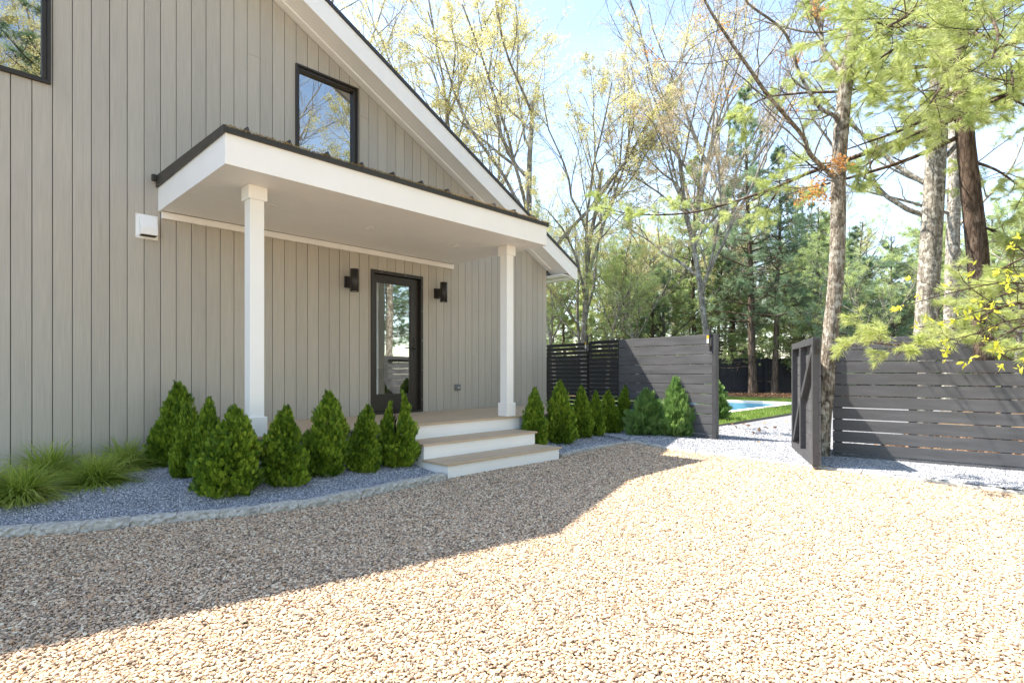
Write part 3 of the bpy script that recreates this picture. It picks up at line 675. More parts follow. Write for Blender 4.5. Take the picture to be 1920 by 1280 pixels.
def kerb_stones(mb, pts, h0, h1, step=.31, w=.11):
    P = resample(pts, step)
    for i, (a, b) in enumerate(zip(P[:-1], P[1:])):
        d = (b - a)
        if d.length < .05: continue
        L = d.length; d.normalize(); nn = Vector((-d.y, d.x)); 
        if nn.y < 0: nn = -nn
        # stones of rough split granite: a subdivided box with uneven faces
        h = h0 + (h1 - h0) * i / len(P) + rk.uniform(-.006, .006); g_ = .0015
        nx, ny, nz_ = 9, 4, 4; vs = {}; V = []; Fs = []
        def vid(i_, j, k):
            if (i_, j, k) in vs: return vs[(i_, j, k)]
            u = g_ + (L - 2 * g_) * i_ / nx; q = w * j / ny; z = -.03 + (h + .03) * k / nz_
            jx = rk.uniform(-.006, .006); jy = rk.uniform(-.011, .011); jz = rk.uniform(-.006, .005) if k == nz_ else 0
            if j in (0, ny) and k == nz_: z -= .006; q += .006 if j == 0 else -.006
            if i_ in (0, nx) and k == nz_: z -= .004
            p = a + d * (u + jx * (0 < i_ < nx)) + nn * (q + jy * (j == 0) + (.003 * math.sin(i_)))
            vs[(i_, j, k)] = len(V); V.append((p.x, p.y, z + jz)); return vs[(i_, j, k)]
        for i_ in range(nx):
            for j in range(ny): Fs.append((vid(i_, j, nz_), vid(i_ + 1, j, nz_), vid(i_ + 1, j + 1, nz_), vid(i_, j + 1, nz_)))
            for k in range(nz_):
                Fs.append((vid(i_, 0, k), vid(i_ + 1, 0, k), vid(i_ + 1, 0, k + 1), vid(i_, 0, k + 1)))
                Fs.append((vid(i_ + 1, ny, k), vid(i_, ny, k), vid(i_, ny, k + 1), vid(i_ + 1, ny, k + 1)))
        for j in range(ny):
            for k in range(nz_):
                Fs.append((vid(0, j + 1, k), vid(0, j, k), vid(0, j, k + 1), vid(0, j + 1, k + 1)))
                Fs.append((vid(nx, j, k), vid(nx, j + 1, k), vid(nx, j + 1, k + 1), vid(nx, j, k + 1)))
        mb.add(V, Fs, False)
mb = MB(); kerb_stones(mb, kl, .07, .085); kerb_stones(mb, kr, .05, .035)
tag(mb.build('kerb', M_KERB), kind='structure')
BZ = .042
def inner(pts, w=.06):
    out = []
    for i, p in enumerate(pts):
        a = pts[max(0, i - 1)]; b = pts[min(len(pts) - 1, i + 1)]; d = Vector((b.x - a.x, b.y - a.y)).normalized(); nn = Vector((-d.y, d.x))
        if nn.y < 0: nn = -nn
        out.append(Vector((p.x + nn.x * w, p.y + nn.y * w)))
    return out
il = inner(kl); ir = inner(kr)
bed = [Vector((-4, il[0].y))] + il + [Vector((SX0 + .01, Y1 + .06)), Vector((SX1 - .01, Y1 + .06))] + ir + [Vector((9.6, ir[-1].y)), Vector((9.0, 1.9)), Vector((26, 1.9)), Vector((26, 5.05)), Vector((10.2, 5.05)), Vector((10.2, 8.2)), Vector((CORN, 8.2)), Vector((CORN, WY)), Vector((-4, WY))]
def ngon(name, pts, z, mat):
    me = bpy.data.meshes.new(name); me.from_pydata([(p.x, p.y, z) for p in pts], [], [tuple(range(len(pts)))])
    import bmesh
    b = bmesh.new(); b.from_mesh(me); bmesh.ops.triangulate(b, faces=b.faces); bmesh.ops.recalc_face_normals(b, faces=b.faces); b.to_mesh(me); b.free()
    return tag(link(name, me, mat), kind='structure')
KY = sorted([(p.x, p.y) for p in kl] + [(SX0, Y1 + .06), (SX1, Y1 + .06)] + [(p.x, p.y) for p in kr[:8]])
def bed_z(x, y):
    yk = np.interp(x, [k[0] for k in KY], [k[1] for k in KY]); u = np.clip((y - yk - .12) / 1.0, 0, 1); u = u * u * (3 - 2 * u)
    q = np.clip((np.asarray(x) - 7.9) / 1.0, 0, 1); return BZ + .105 * u * (1 - q * q * (3 - 2 * q))
ngon('gravel_base', bed, BZ - .004, M_BEDG)
_g = .11; gx, gy = np.meshgrid(np.arange(-4, 9.2, _g), np.arange(3.0, 7.6, _g)); nx_ = gx.shape[1]
_z = bed_z(gx, gy) + .003 * np.sin(gx * 9) * np.sin(gy * 7)
def _in(x, y):
    return in_poly(np.atleast_1d(x), np.atleast_1d(y), [tuple(p[:2]) for p in bed])

drive = [Vector((-30, kl[0].y + .02))] + [Vector((p.x, p.y + .02)) for p in kl] + [Vector((SX0 + .01, Y1 + .05)), Vector((SX1 - .01, Y1 + .05))] + [Vector((p.x, p.y + .02)) for p in kr] + [Vector((12, -6)), Vector((12, -30)), Vector((-30, -30))]
ngon('driveway', drive, -.004, M_DRIVE)
# black lawn edging
mb = MB(); mb.box(10.2, 25, 5.02, 5.045, 0, .085); tag(mb.build('lawn_edging', M_BLACK), kind='structure')

def in_poly(x, y, poly):
    inside = np.zeros(len(x), bool); n = len(poly)
    for i in range(n):
        x1, y1 = poly[i]; x2, y2 = poly[(i + 1) % n]
        if y1 == y2: continue
        c = ((y1 > y) != (y2 > y)) & (x < (x2 - x1) * (y - y1) / (y2 - y1) + x1); inside ^= c
    return inside
_cx, _cy = gx[:-1, :-1] + _g / 2, gy[:-1, :-1] + _g / 2; _ok = _in(_cx.ravel(), _cy.ravel()).reshape(_cx.shape)
_i, _j = np.nonzero(_ok); _a = _i * nx_ + _j
_me = np_mesh('gravel_bed', [(np.stack([gx, gy, _z], -1).reshape(-1, 3), np.stack([_a, _a + 1, _a + nx_ + 1, _a + nx_], 1))], True)
tag(link('gravel_bed', _me, M_BEDG), kind='structure')
def scatter_points(poly, dens_fn, dmax, seed, side=1.22, dmin=1.75, base=5000):
    """jittered grid over the polygon, thinned with distance"""
    rg = np.random.default_rng(seed); s = 1 / math.sqrt(base)
    P = [tuple(p[:2]) for p in poly]; xs = [p[0] for p in P]; ys = [p[1] for p in P]
    x0, x1, y0, y1 = max(min(xs), -3), min(max(xs), 12), max(min(ys), -2.5), min(max(ys), 8)
    gx, gy = np.meshgrid(np.arange(x0, x1, s), np.arange(y0, y1, s)); x = gx.ravel() + rg.uniform(-.5, .5, gx.size) * s; y = gy.ravel() + rg.uniform(-.5, .5, gx.size) * s
    d = x * CA + y * SA; r = x * SA - y * CA
    ok = (d > dmin) & (d < dmax) & (np.abs(r) < d * .93 * side + .15); x, y, d = x[ok], y[ok], d[ok]
    ok = rg.random(len(x)) < dens_fn(d); x, y, d = x[ok], y[ok], d[ok]
    ok = in_poly(x, y, P); return x[ok], y[ok], d[ok], rg
def pebble_nodes(name, subdiv, mat, smooth, lo, hi, tilt):
    ng = bpy.data.node_groups.new(name, 'GeometryNodeTree')
    ng.interface.new_socket('Geometry', in_out='INPUT', socket_type='NodeSocketGeometry'); ng.interface.new_socket('Geometry', in_out='OUTPUT', socket_type='NodeSocketGeometry')
    N = ng.nodes; Lk = ng.links; i = N.new('NodeGroupInput'); o = N.new('NodeGroupOutput')
    ico = N.new('GeometryNodeMeshIcoSphere'); ico.inputs['Radius'].default_value = 1; ico.inputs['Subdivisions'].default_value = subdiv
    inst = N.new('GeometryNodeInstanceOnPoints'); sm = N.new('GeometryNodeSetMaterial'); sm.inputs['Material'].default_value = mat
    ss = N.new('GeometryNodeSetShadeSmooth'); ss.inputs['Shade Smooth'].default_value = smooth
    rr = N.new('FunctionNodeRandomValue'); rr.data_type = 'FLOAT_VECTOR'; rr.inputs['Min'].default_value = (-tilt, -tilt, 0); rr.inputs['Max'].default_value = (tilt, tilt, 6.283); rr.inputs['Seed'].default_value = 3
    rs = N.new('FunctionNodeRandomValue'); rs.data_type = 'FLOAT_VECTOR'; rs.inputs['Min'].default_value = lo; rs.inputs['Max'].default_value = hi; rs.inputs['Seed'].default_value = 9
    at = N.new('GeometryNodeInputNamedAttribute'); at.data_type = 'FLOAT'; at.inputs['Name'].default_value = 'size'
    vm = N.new('ShaderNodeVectorMath'); vm.operation = 'SCALE'
    Lk.new(i.outputs[0], inst.inputs['Points']); Lk.new(ico.outputs['Mesh'], ss.inputs[0]); Lk.new(ss.outputs[0], sm.inputs[0]); Lk.new(sm.outputs[0], inst.inputs['Instance'])
    Lk.new(rr.outputs['Value'], inst.inputs['Rotation']); Lk.new(rs.outputs['Value'], vm.inputs[0]); Lk.new(at.outputs['Attribute'], vm.inputs['Scale']); Lk.new(vm.outputs[0], inst.inputs['Scale'])
    Lk.new(inst.outputs[0], o.inputs[0]); return ng
def pebbles(name, x, y, z, size, mat, subdiv, smooth, lo, hi, tilt, label):
    me = bpy.data.meshes.new(name); me.vertices.add(len(x)); me.vertices.foreach_set('co', np.stack([x, y, z], 1).astype(np.float32).ravel())
    a = me.attributes.new('size', 'FLOAT', 'POINT'); a.data.foreach_set('value', size.astype(np.float32)); me.materials.append(mat)
    o = bpy.data.objects.new(name, me); COL.objects.link(o); m = o.modifiers.new('scatter', 'NODES'); m.node_group = pebble_nodes(name + '_nodes', subdiv, mat, smooth, lo, hi, tilt)
    tag(o, label, 'gravel', kind='stuff'); return o
M_PEB = stone_mat('beige_pebbles', [(0.595, 0.446, 0.32), (0.708, 0.535, 0.394), (0.543, 0.38, 0.249), (0.423, 0.329, 0.252), (0.76, 0.618, 0.468), (0.617, 0.453, 0.324), (0.599, 0.406, 0.261), (0.455, 0.362, 0.284), (0.721, 0.546, 0.397), (0.507, 0.37, 0.266), (0.188, 0.14, 0.105), (0.76, 0.684, 0.527), (0.521, 0.329, 0.202), (0.316, 0.241, 0.184), (0.226, 0.171, 0.13), (0.341, 0.262, 0.198)])
x, y, d, rg = scatter_points(drive, lambda d: np.clip(1.0 - (d - 3.8) * .14, .42, 1), 10.5, 21, base=8600)
sz = rg.uniform(.0046, .0104, len(x)) * np.clip(.95 + (d - 3) * .07, 1, 1.4); zz = sz * .25 + rg.uniform(-.005, .007, len(x)) + .004 * np.sin(x * 2.3) * np.cos(y * 1.9)
pebbles('driveway_gravel', x, y, zz, sz, M_PEB, 2, True, (.9, .6, .38), (1.4, 1.0, .72), .5, 'loose rounded beige and tan pebbles of the driveway')
M_CHIP = stone_mat('blue_chips', [(0.207, 0.225, 0.268), (0.341, 0.365, 0.426), (0.268, 0.292, 0.341), (0.487, 0.512, 0.56), (0.146, 0.159, 0.182), (0.402, 0.426, 0.475), (0.633, 0.645, 0.682), (0.304, 0.317, 0.365)], .7)
x, y, d, rg = scatter_points(bed, lambda d: np.clip(1.0 - (d - 5) * .16, .3, 1), 12.5, 22, base=9500)
ok = ~((x > SX0) & (x < SX1) & (y > Y1) & (y < DYF + .05)) & ~((x > DXL) & (x < DXR) & (y > DYF)); x, y, d = x[ok], y[ok], d[ok]
sz = rg.uniform(.0045, .0085, len(x)) * np.clip(.9 + (d - 4) * .09, 1, 1.7); zz = bed_z(x, y) + sz * .3 + rg.uniform(-.002, .004, len(x))
pebbles('bed_gravel', x, y, zz, sz, M_CHIP, 1, False, (.8, .55, .4), (1.4, 1.0, .9), 1.2, 'crushed blue grey stone chips in the planting bed')

# ================================================================== FENCES
def rline(a, b):
    """matrix putting local x along a->b on the ground, y behind it"""
    a = Vector((a[0], a[1], 0)); d = Vector((b[0] - a.x, b[1] - a.y, 0)); L = d.length
    return Matrix.Translation(a) @ Matrix.Rotation(math.atan2(d.y, d.x), 4, 'Z'), L
def lbox(mb, M, x0, x1, y0, y1, z0, z1): mb.box(x0, x1, y0, y1, z0, z1, M)
# the left run: from its far end behind the house corner to its near end (px 1345)
FA, FB = (9.885, 8.70), (9.39, 4.08)
M, L = rline(FA, FB)          # local y points away... checked below: y<0 is the camera side
def at_px(px):                # place along the run seen at this bearing
    t = (px - 960) / F; a = Vector(FA); b = Vector(FB); dx, dy = CA + SA * t, SA - CA * t
    den = (b - a).x * dy - (b - a).y * dx
    return -(a.x * dy - a.y * dx) / den * L
s1, s2, sM, sE = at_px(1103), at_px(1107), at_px(1163), at_px(1345)
front = -1
rf = random.Random(11)
sl = empty('slat_fence', (FA[0], FA[1], 0), 'black fence of narrow horizontal slats with open gaps beside the house corner', 'fence')
def slats(x0, x1, zt_, n, y0, y1):
    mb = MB()
    for i in range(n):
        z = zt_ - i * .0893; lbox(mb, M, x0, x1, y0, y1, max(.05, z - .071), z)
    return mb
slats(0.0, s1 - .02, 1.842, 20, -.02, 0).build('slat_panel', M_FENCEB, sl, .002)
slats(s2 - .02, sM + .03, 1.865, 20, -.02, 0).build('slat_panel', M_FENCEB, sl, .002)
for a in (.06, at_px(1028), s1, sM - .02):
    mb = MB(); lbox(mb, M, a - .04, a + .04, .001, .08, 0, 1.83); mb.build('post', M_FENCEB, sl, .003)
# the wide-board gate panel
gp = empty('board_gate', (FB[0], FB[1], 0), 'charcoal wide-board gate panel half in the shade of the roof', 'gate')
mb = MB()
for i in range(11):
    z = 1.862 - i * .1745; z0_ = max(.035, z - .163); x1_ = sE - .075 + 0
    lbox(mb, M, sM, x1_, -.045 + rf.uniform(-.002, .002), -.022, z0_, z)
mb.build('board_panel', M_FENCE, gp, .003)
mb = MB(); lbox(mb, M, sE - .074, sE, -.05, .05, .03, 1.87); mb.build('end_post', M_FENCEF, gp, .003)
for f_ in (.03, .5):
    a = sM + (sE - sM) * f_; mb = MB(); lbox(mb, M, a, a + .09, -.021, .06, .05, 1.84); mb.build('stile', M_FENCEF, gp)
for q in (.2, 1.6): mb = MB(); lbox(mb, M, sM + .2, sE - .1, .0605, .09, q, q + .09); mb.build('rail', M_FENCEF, gp)
M_TAGY = simple('yellow_tag', (.75, .45, .03), .5); M_TAGW = simple('white_tag', (.75, .75, .72), .5)
def hinge(s, par):
    h = None
    mb = MB(); lbox(mb, M, s - .012, s + .012, -.075, -.047, 1.60, 1.90); lbox(mb, M, s - .025, s + .025, -.052, -.0465, 1.58, 1.80)
    p = M @ Vector((s, -.061, 0)); mb.cyl((p.x, p.y, 1.86), (p.x, p.y, 1.97), .02, n=16); mb.cyl((p.x, p.y, 1.97), (p.x, p.y, 2.0), .013, n=16)
    h = mb.build('hinge', M_BLACK, par, .002)
    mb = MB(); lbox(mb, M, s - .055, s - .018, -.079, -.076, 1.79, 1.845); mb.build('warning_tag', M_TAGY, h)
    mb = MB(); lbox(mb, M, s - .055, s - .018, -.079, -.076, 1.71, 1.789); mb.build('paper_tag', M_TAGW, h)
    mb = MB(); lbox(mb, M, s + .013, s + .022, -.07, -.06, 1.66, 1.80); mb.build('hinge_rod', M_STEEL, h)
hinge(s1 + .03, sl)
hinge(sE - .10, gp)

# the right run
RA, RB = (8.643, 2.12), (9.06, -2.0)
Mr, Lr = rline(RA, RB)
def r_at(px):
    t = (px - 960) / F; a = Vector(RA); b = Vector(RB); dx, dy = CA + SA * t, SA - CA * t
    return -(a.x * dy - a.y * dx) / ((b - a).x * dy - (b - a).y * dx) * Lr
sl2 = empty('board_fence', (RA[0], RA[1], 0), 'charcoal fence of wide horizontal boards right of the tree, stepping down once', 'fence')
sS = r_at(1825)
mb = MB()
for i in range(-3, 8):
    z1_ = 1.193 + .158 * (-i) - .006 + .0; z0_ = max(.03, z1_ - .146)
    if i < -2: z1_ = 1.668
    xe = sS if i <= -2 else Lr
    seams = [0, 2.9, xe] if xe > 3.3 else [0, xe]
    for a, b in zip(seams[:-1], seams[1:]):
        mb.box(a + .0015, b - .0015, -.022 + rf.uniform(-.002, .002), 0, z0_, z1_, Mr)
mb.build('board_panel', M_FENCE, sl2, .0025)
for a in (.06, .9, 1.8, 2.9, 4.0):
    mb = MB(); mb.box(a - .045, a + .045, .001, .09, 0, 1.60 if a < sS else 1.32, Mr); mb.build('post', M_FENCEF, sl2, .003)

# the open leaf with its braced frame
GN_, GF_ = (7.468, 2.008), (9.108, 2.754)
Mg, Lg = rline(GN_, GF_)      # local y>0 is the framed side that faces the camera
gl = empty('gate_leaf', (GN_[0], GN_[1], 0), 'open charcoal gate leaf with a Z-braced frame leaning against the tree', 'gate')
gt, gb = 1.632, .06
mb = MB()
nb_ = 10; hb = (gt - gb) / nb_
for i in range(nb_): mb.box(.0, Lg, -.045, -.026, gb + i * hb, gb + (i + 1) * hb - .007, Mg)
mb.build('board_panel', M_FENCE, gl, .002)
mb = MB(); fwid = .088
mb.box(0, fwid, -.0255, .045, gb, gt, Mg); mb.box(Lg - fwid, Lg, -.0255, .045, gb, gt, Mg)
mb.box(fwid + .0005, Lg - fwid - .0005, -.0255, .044, gt - fwid, gt, Mg); mb.box(fwid + .0005, Lg - fwid - .0005, -.0255, .044, gb, gb + fwid, Mg)
mb.build('frame', M_FENCEF, gl, .003)
mid = Lg * .56
mb = MB(); mb.box(mid - .044, mid + .044, -.0255, .043, gb + fwid + .0005, gt - fwid - .0005, Mg); mb.build('stile', M_FENCEF, gl, .003)
def brace(xa, za, xb, zb_):
    mb = MB(); w = .045; d = Vector((xb - xa, zb_ - za)).normalized(); nn = Vector((-d.y, d.x)) * w
    pl = [(xa - nn.x, za - nn.y), (xb - nn.x, zb_ - nn.y), (xb + nn.x, zb_ + nn.y), (xa + nn.x, za + nn.y)]
    vs = [Mg @ Vector((a, -.0253, b)) for a, b in pl] + [Mg @ Vector((a, .0405, b)) for a, b in pl]
    mb.add(vs, [(0, 1, 2, 3), (7, 6, 5, 4), (0, 4, 5, 1), (1, 5, 6, 2), (2, 6, 7, 3), (3, 7, 4, 0)]); mb.build('brace', M_FENCEF, gl, .002)
brace(fwid + .05, gt - fwid - .06, mid - .075, .88); brace(mid + .075, .80, Lg - fwid - .05, gb + fwid + .06)
mb = MB(); mb.box(-.004, -.0005, -.03, .03, 1.42, 1.6, Mg); mb.box(-.10, -.0045, -.02, .0, 1.48, 1.52, Mg); mb.build('latch', M_BLACK, gl, .002)

# the far boundary fence
bf = empty('boundary_fence', tuple(W(1400, 31)), 'tall black boundary fence of upright boards beyond the pool', 'fence')
a, b = W(820, 31), W(2250, 31); Mb, Lb = rline((b.x, b.y), (a.x, a.y))
mb = MB(); i = 0
while i * .145 < Lb:
    h_ = 2.0 + rf.uniform(-.012, .012); mb.box(i * .145 + .003, (i + 1) * .145 - .003, -.02, 0, .02, h_ - .04, Mb)
    x_ = i * .145; vs = [Mb @ Vector(q) for q in ((x_ + .003, -.02, h_ - .04), (x_ + .142, -.02, h_ - .04), (x_ + .10, -.02, h_), (x_ + .045, -.02, h_), (x_ + .003, 0, h_ - .04), (x_ + .142, 0, h_ - .04), (x_ + .10, 0, h_), (x_ + .045, 0, h_))]
    mb.add(vs, [(0, 1, 2, 3), (7, 6, 5, 4), (0, 4, 5, 1), (1, 5, 6, 2), (2, 6, 7, 3), (3, 7, 4, 0)]); i += 1
mb.build('board_panel', M_FENCEX, bf)
for z_ in (.25, 1.05, 1.80):
    mb = MB(); mb.box(0, Lb, .001, .05, z_ - .05, z_ + .05, Mb); mb.build('rail', M_FENCEX, bf)
k = 0
while k * 2.7 < Lb:
    mb = MB(); mb.box(k * 2.7 - .07, k * 2.7 + .07, .051, .17, 0, 2.02, Mb); mb.build('post', M_FENCEX, bf); k += 1

# ================================================================== SHRUBS
def place(name, meshes, mats, parts, loc, label, cat, group=None, rz=0, sc=(1, 1, 1)):
    o = empty(name, loc, label, cat, group, rz); o.scale = sc
    for me, mt, pn in zip(meshes, mats, parts):
        if not me.materials: me.materials.append(mt or M_LEAF_Y)
        c = bpy.data.objects.new(pn, me); COL.objects.link(c); c.parent = o
        if mt is not None and me.materials[0] != mt:
            c.material_slots[0].link = 'OBJECT'; c.material_slots[0].material = mt
    return o
def stem(h, r, seed, side=10):
    rg = np.random.default_rng(seed)
    P0, R0 = walk(np.zeros((1, 3)), np.array([[0, 0, 1.]]), np.array([h]), 8, rg, .03, .1, np.array([r]), np.array([r * .2]))
    P1, R1 = grow(P0, R0, side * 3, .02, .95, 50, 10, .42, rg, 5, .1, .12, .5, .4, taper=.8)
    return np_mesh('stem', [tubes(P0, R0, 8), tubes(P1, R1, 4)], True)
def thuja(seed, N=4300, twin=False, loose=0.09, fl=.060, slim=1.0):
    """unit-high, about .6 wide crown of flat fan sprays"""
    rg = np.random.default_rng(seed)
    z = rg.random(N * 3) ** 1.15; az = rg.random(N * 3) * 6.283
    prof = np.interp(z, [0, .06, .2, .4, .6, .8, .93, 1.], [.20, .27, .30, .275, .215, .135, .06, .012]) * slim
    lump = 1 + .2 * np.sin(az * 3 + z * 7 + seed) * np.cos(az * 2 - z * 11) + .15 * np.sin(z * 21 + az * 5 + seed * 2)
    keep = rg.random(N * 3) < prof / .3 * .9 + .07; z, az, prof, lump = z[keep][:N], az[keep][:N], prof[keep][:N], lump[keep][:N]
    n = len(z); rr = prof * lump * np.where(rg.random(n) < .72, rg.uniform(.86, 1.05 + loose, n), rg.uniform(.35, .9, n))
    cx = np.zeros(n); zz = z.copy()
    if twin:
        sidem = np.where(np.cos(az) > 0, 1, -1); w = np.clip((z - .5) / .3, 0, 1); cx = sidem * w * .09; rr = rr * (1 - .3 * w); zz = np.where(sidem < 0, z * .86, z)
    else:
        cx = .05 * np.sin(z * 5 + seed)
    base = np.stack([cx + rr * np.cos(az), rr * np.sin(az), zz * .96 + .01], 1)
    el = R(38) + z * R(38) + rg.normal(0, .22, n)
    d = np.stack([np.cos(az) * np.cos(el), np.sin(az) * np.cos(el), np.sin(el)], 1); d = unit(d + rg.normal(0, .16, (n, 3)))
    tang = np.stack([-np.sin(az), np.cos(az), np.zeros(n)], 1); up = np.cross(tang, d); th = rg.normal(0, .8, n)[:, None] + np.pi / 2 * (rg.random(n)[:, None] < .45)
    s = up * np.cos(th) + tang * np.sin(th)                     # spray plane: d and s
    nrm = np.cross(d, s); Ls = fl * rg.uniform(.6, 1.35, n)
    K = 6; ax = []; lv = []; wb = []
    for k in range(K + 1):
        f = k / K; p = base + d * (Ls * (f * .85))[:, None] + nrm * (np.sin(f * 3) * .006); ax.append(p); wb.append(p + s * .0025)
        for sg in (1, -1):
            ln = Ls * (.46 * (1 - f) ** .7 + .17); ld = unit(d * .9 + s * sg * .75 + nrm * rg.normal(0, .18, (n, 1)))
            sd_ = np.cross(ld, nrm); wd = ln * .12 + .0014
            lv += [p + ld * (ln * .5)[:, None] + sd_ * wd[:, None], p + ld * ln[:, None], p + ld * (ln * .45)[:, None] - sd_ * wd[:, None]]
    V = np.stack(ax + lv + wb, 1).reshape(-1, 3); M_ = 2 * (K + 1) + len(lv); o = np.arange(n)[:, None] * M_; fs = []
    for k in range(K + 1):
        L0 = K + 1 + k * 6
        fs += [o + np.array([[k, L0, L0 + 1, L0 + 2]]), o + np.array([[k, L0 + 3, L0 + 4, L0 + 5]])]
        if k < K: fs.append(o + np.array([[k, K + 1 + len(lv) + k, K + 2 + len(lv) + k, k + 1]]))      # the stem holds one spray together
    return np_mesh('arborvitae_foliage', [(V, np.concatenate(fs))])
TH = [thuja(1), thuja(2), thuja(3, slim=.9), thuja(4, slim=1.08)]; TH2 = thuja(5, twin=True, slim=1.05)
CY = [thuja(6, N=1100, loose=.35, fl=.15, slim=.8), thuja(7, N=1000, loose=.5, fl=.16, slim=.8)]
STEM = stem(.85, .018, 2)
rs_ = random.Random(9)
def shrub(xl, xr, ytop, ybot, me, label, mat=M_THUJA, grp='arborvitae shrubs along the porch and the gate panel', name='arborvitae', push=.35):
    zb = BZ
    for _ in range(12):
        df = (EYE - zb) * F / (ybot - HZ); r = (xr - xl) / 2 * df / F; d = df + r * push
        while W((xl + xr) / 2, d).y > (DYF if xl > 480 else WY) - r * .8 and W((xl + xr) / 2, d).x < 7.4: d -= .02
        p = W((xl + xr) / 2, d); zb = .5 * zb + .5 * float(bed_z(p.x, p.y))
    zb = float(bed_z(p.x, p.y)) - .01; p.z = zb; h = ((HZ - ytop) * d / F + EYE - zb) * 1.03; w = (xr - xl) * d / F / .74
    o = place(name, [STEM, me], [M_SHTRUNK, mat], ['stem', 'foliage'], p, label, 'shrub', grp, rs_.uniform(0, 6.28) if me is not TH2 else R(YAW - 90 + 8), (w, w, h))
    return o
S = [
 (288, 372, 720, 874, TH[0], 'tall arborvitae against the siding at the back of the left corner row'),
 (322, 380, 762, 897, TH[1], 'slim arborvitae second from the siding in the left corner row'),
 (358, 422, 750, 903, TH[2], 'arborvitae third from the siding, just behind the big front one'),
 (382, 487, 766, 930, TH[3], 'largest bright arborvitae at the front corner of the row, left of the porch post'),
 (491, 577, 766, 912, TH[1], 'single pointed arborvitae just right of the left porch post'),
 (571, 655, 737, 892, TH[0], 'tall narrow-topped arborvitae between the porch post and the door'),
 (651, 719, 763, 885, TH[2], 'lower dark arborvitae left of the twin-topped one'),
 (705, 783, 738, 875, TH2, 'twin-topped arborvitae touching the left side of the steps'),
 (975, 1029, 730, 832, TH[2], 'ragged arborvitae touching the right side of the steps'),
 (1024, 1078, 717, 832, TH[3], 'broad arborvitae with a thin leader, second right of the steps'),
 (1069, 1112, 726, 820, TH[0], 'arborvitae third right of the steps, full to its top'),
 (1100, 1134, 735, 814, TH[1], 'narrow arborvitae fourth right of the steps'),
 (1122, 1163, 734, 812, TH[3], 'arborvitae fifth right of the steps, in front of the slats'),
 (1152, 1189, 725, 808, TH[2], 'last arborvitae of the right row, where wide boards begin'),
]
for a in S: shrub(*a)
shrub(1180, 1242, 738, 816, CY[1], 'dark feathery young cypress in the roof shadow before the gate panel', M_CYP, 'feathery young cypresses before the gate panel', 'young_cypress')
shrub(1240, 1296, 720, 819, CY[0], 'sunlit feathery young cypress before the gate panel', M_CYP, 'feathery young cypresses before the gate panel', 'young_cypress')
q = W(1338, 13.6, .05); place('young_cypress', [STEM, CY[0]], [M_SHTRUNK, M_CYP], ['stem', 'foliage'], q, 'small dark evergreen by the pool, half hidden by the gate panel end', 'shrub', None, 1., (.95, .95, .95))

def sedge(seed, n=1700, L=.42, w=.0035):
    rg = np.random.default_rng(seed); az = rg.random(n) * 6.283; el = R(88) - np.abs(rg.normal(0, R(52), n)).clip(0, R(80)); b = rg.normal(0, .035, (n, 3)); b[:, 2] = 0
    d = np.stack([np.cos(az) * np.cos(el), np.sin(az) * np.cos(el), np.sin(el)], 1); ln = L * rg.uniform(.5, 1.2, n); K = 7
    P = np.zeros((n, K, 3)); P[:, 0] = b; g = rg.uniform(.14, .42, n)[:, None]
    for k in range(1, K): d = unit(d + np.array([0, 0, -1.]) * g + rg.normal(0, .05, (n, 3))); P[:, k] = P[:, k - 1] + d * (ln / (K - 1))[:, None]
    P[:, :, 2] = np.maximum(P[:, :, 2], .004)
    s = np.stack([-np.sin(az), np.cos(az), np.zeros(n)], 1); s = unit(s + rg.normal(0, .4, (n, 3))); wd = w * np.array([1, 1.1, 1.1, 1, .8, .5, .1])
    V = np.stack([P + s[:, None] * wd[None, :, None], P - s[:, None] * wd[None, :, None]], 2).reshape(-1, 3)
    i = np.arange(n)[:, None] * K * 2 + np.arange(K - 1)[None] * 2
    return np_mesh('sedge_blades', [(V, np.stack([i, i + 1, i + 3, i + 2], -1).reshape(-1, 4))])
SG = [sedge(1), sedge(2, 1800, .44), sedge(3, 1200, .46)]
def clump(px, yb, me, s, label, rz, z=BZ):
    zb = BZ
    for _ in range(12):
        p = G(px, yb, zb)
        if p.y > WY - .3: p = p * ((WY - .3) / p.y)
        zb = .5 * zb + .5 * float(bed_z(p.x, p.y))
    p.z = zb; place('sedge_clump', [me], [M_GRASSY], ['blades'], p, label, 'ornamental grass', 'arching sedge clumps in the left bed', rz, (s * 1.15, s * 1.15, s * .74))
clump(40, 934, SG[0], 1.0, 'big arching sedge clump cut by the left frame edge, nearest the kerb', .3)
clump(-45, 940, SG[1], 1.0, 'sedge clump mostly beyond the left edge of the photo', 2.3)
clump(182, 908, SG[1], .95, 'light green arching sedge clump between two darker ones, front right', 1.9)
clump(90, 884, SG[2], 1.1, 'tall sedge clump with reddish tips, back left by the siding', 4.)
clump(236, 876, SG[2], 1.05, 'dark upright sedge clump beside the first arborvitae', 5.2)

# lawn blades, where the lawn shows through the gateway
rg = np.random.default_rng(4); n = 60000
lx = 10.6 + 15 * rg.random(n) ** 1.3; ly = rg.uniform(5.07, 11.5, n); ok = ~((lx > PX0 - .3) & (lx < PX1 + .3) & (ly > PY0 - .3)); lx, ly = lx[ok], ly[ok]; n = len(lx)
az = rg.random(n) * 6.283; hh = rg.uniform(.03, .075, n); b = np.stack([lx, ly, np.full(n, .05)], 1); s = np.stack([np.cos(az), np.sin(az), np.zeros(n)], 1) * .006
t = np.stack([rg.normal(0, .02, n), rg.normal(0, .02, n), hh], 1)
V = np.stack([b - s, b + s, b + t + s * .3, b + t - s * .3], 1).reshape(-1, 3)
o = link('grass', np_mesh('grass', [(V, np.arange(len(V)).reshape(-1, 4))]), M_LAWN); tag(o, 'sunny green lawn grass beside the pool', 'grass', kind='stuff')
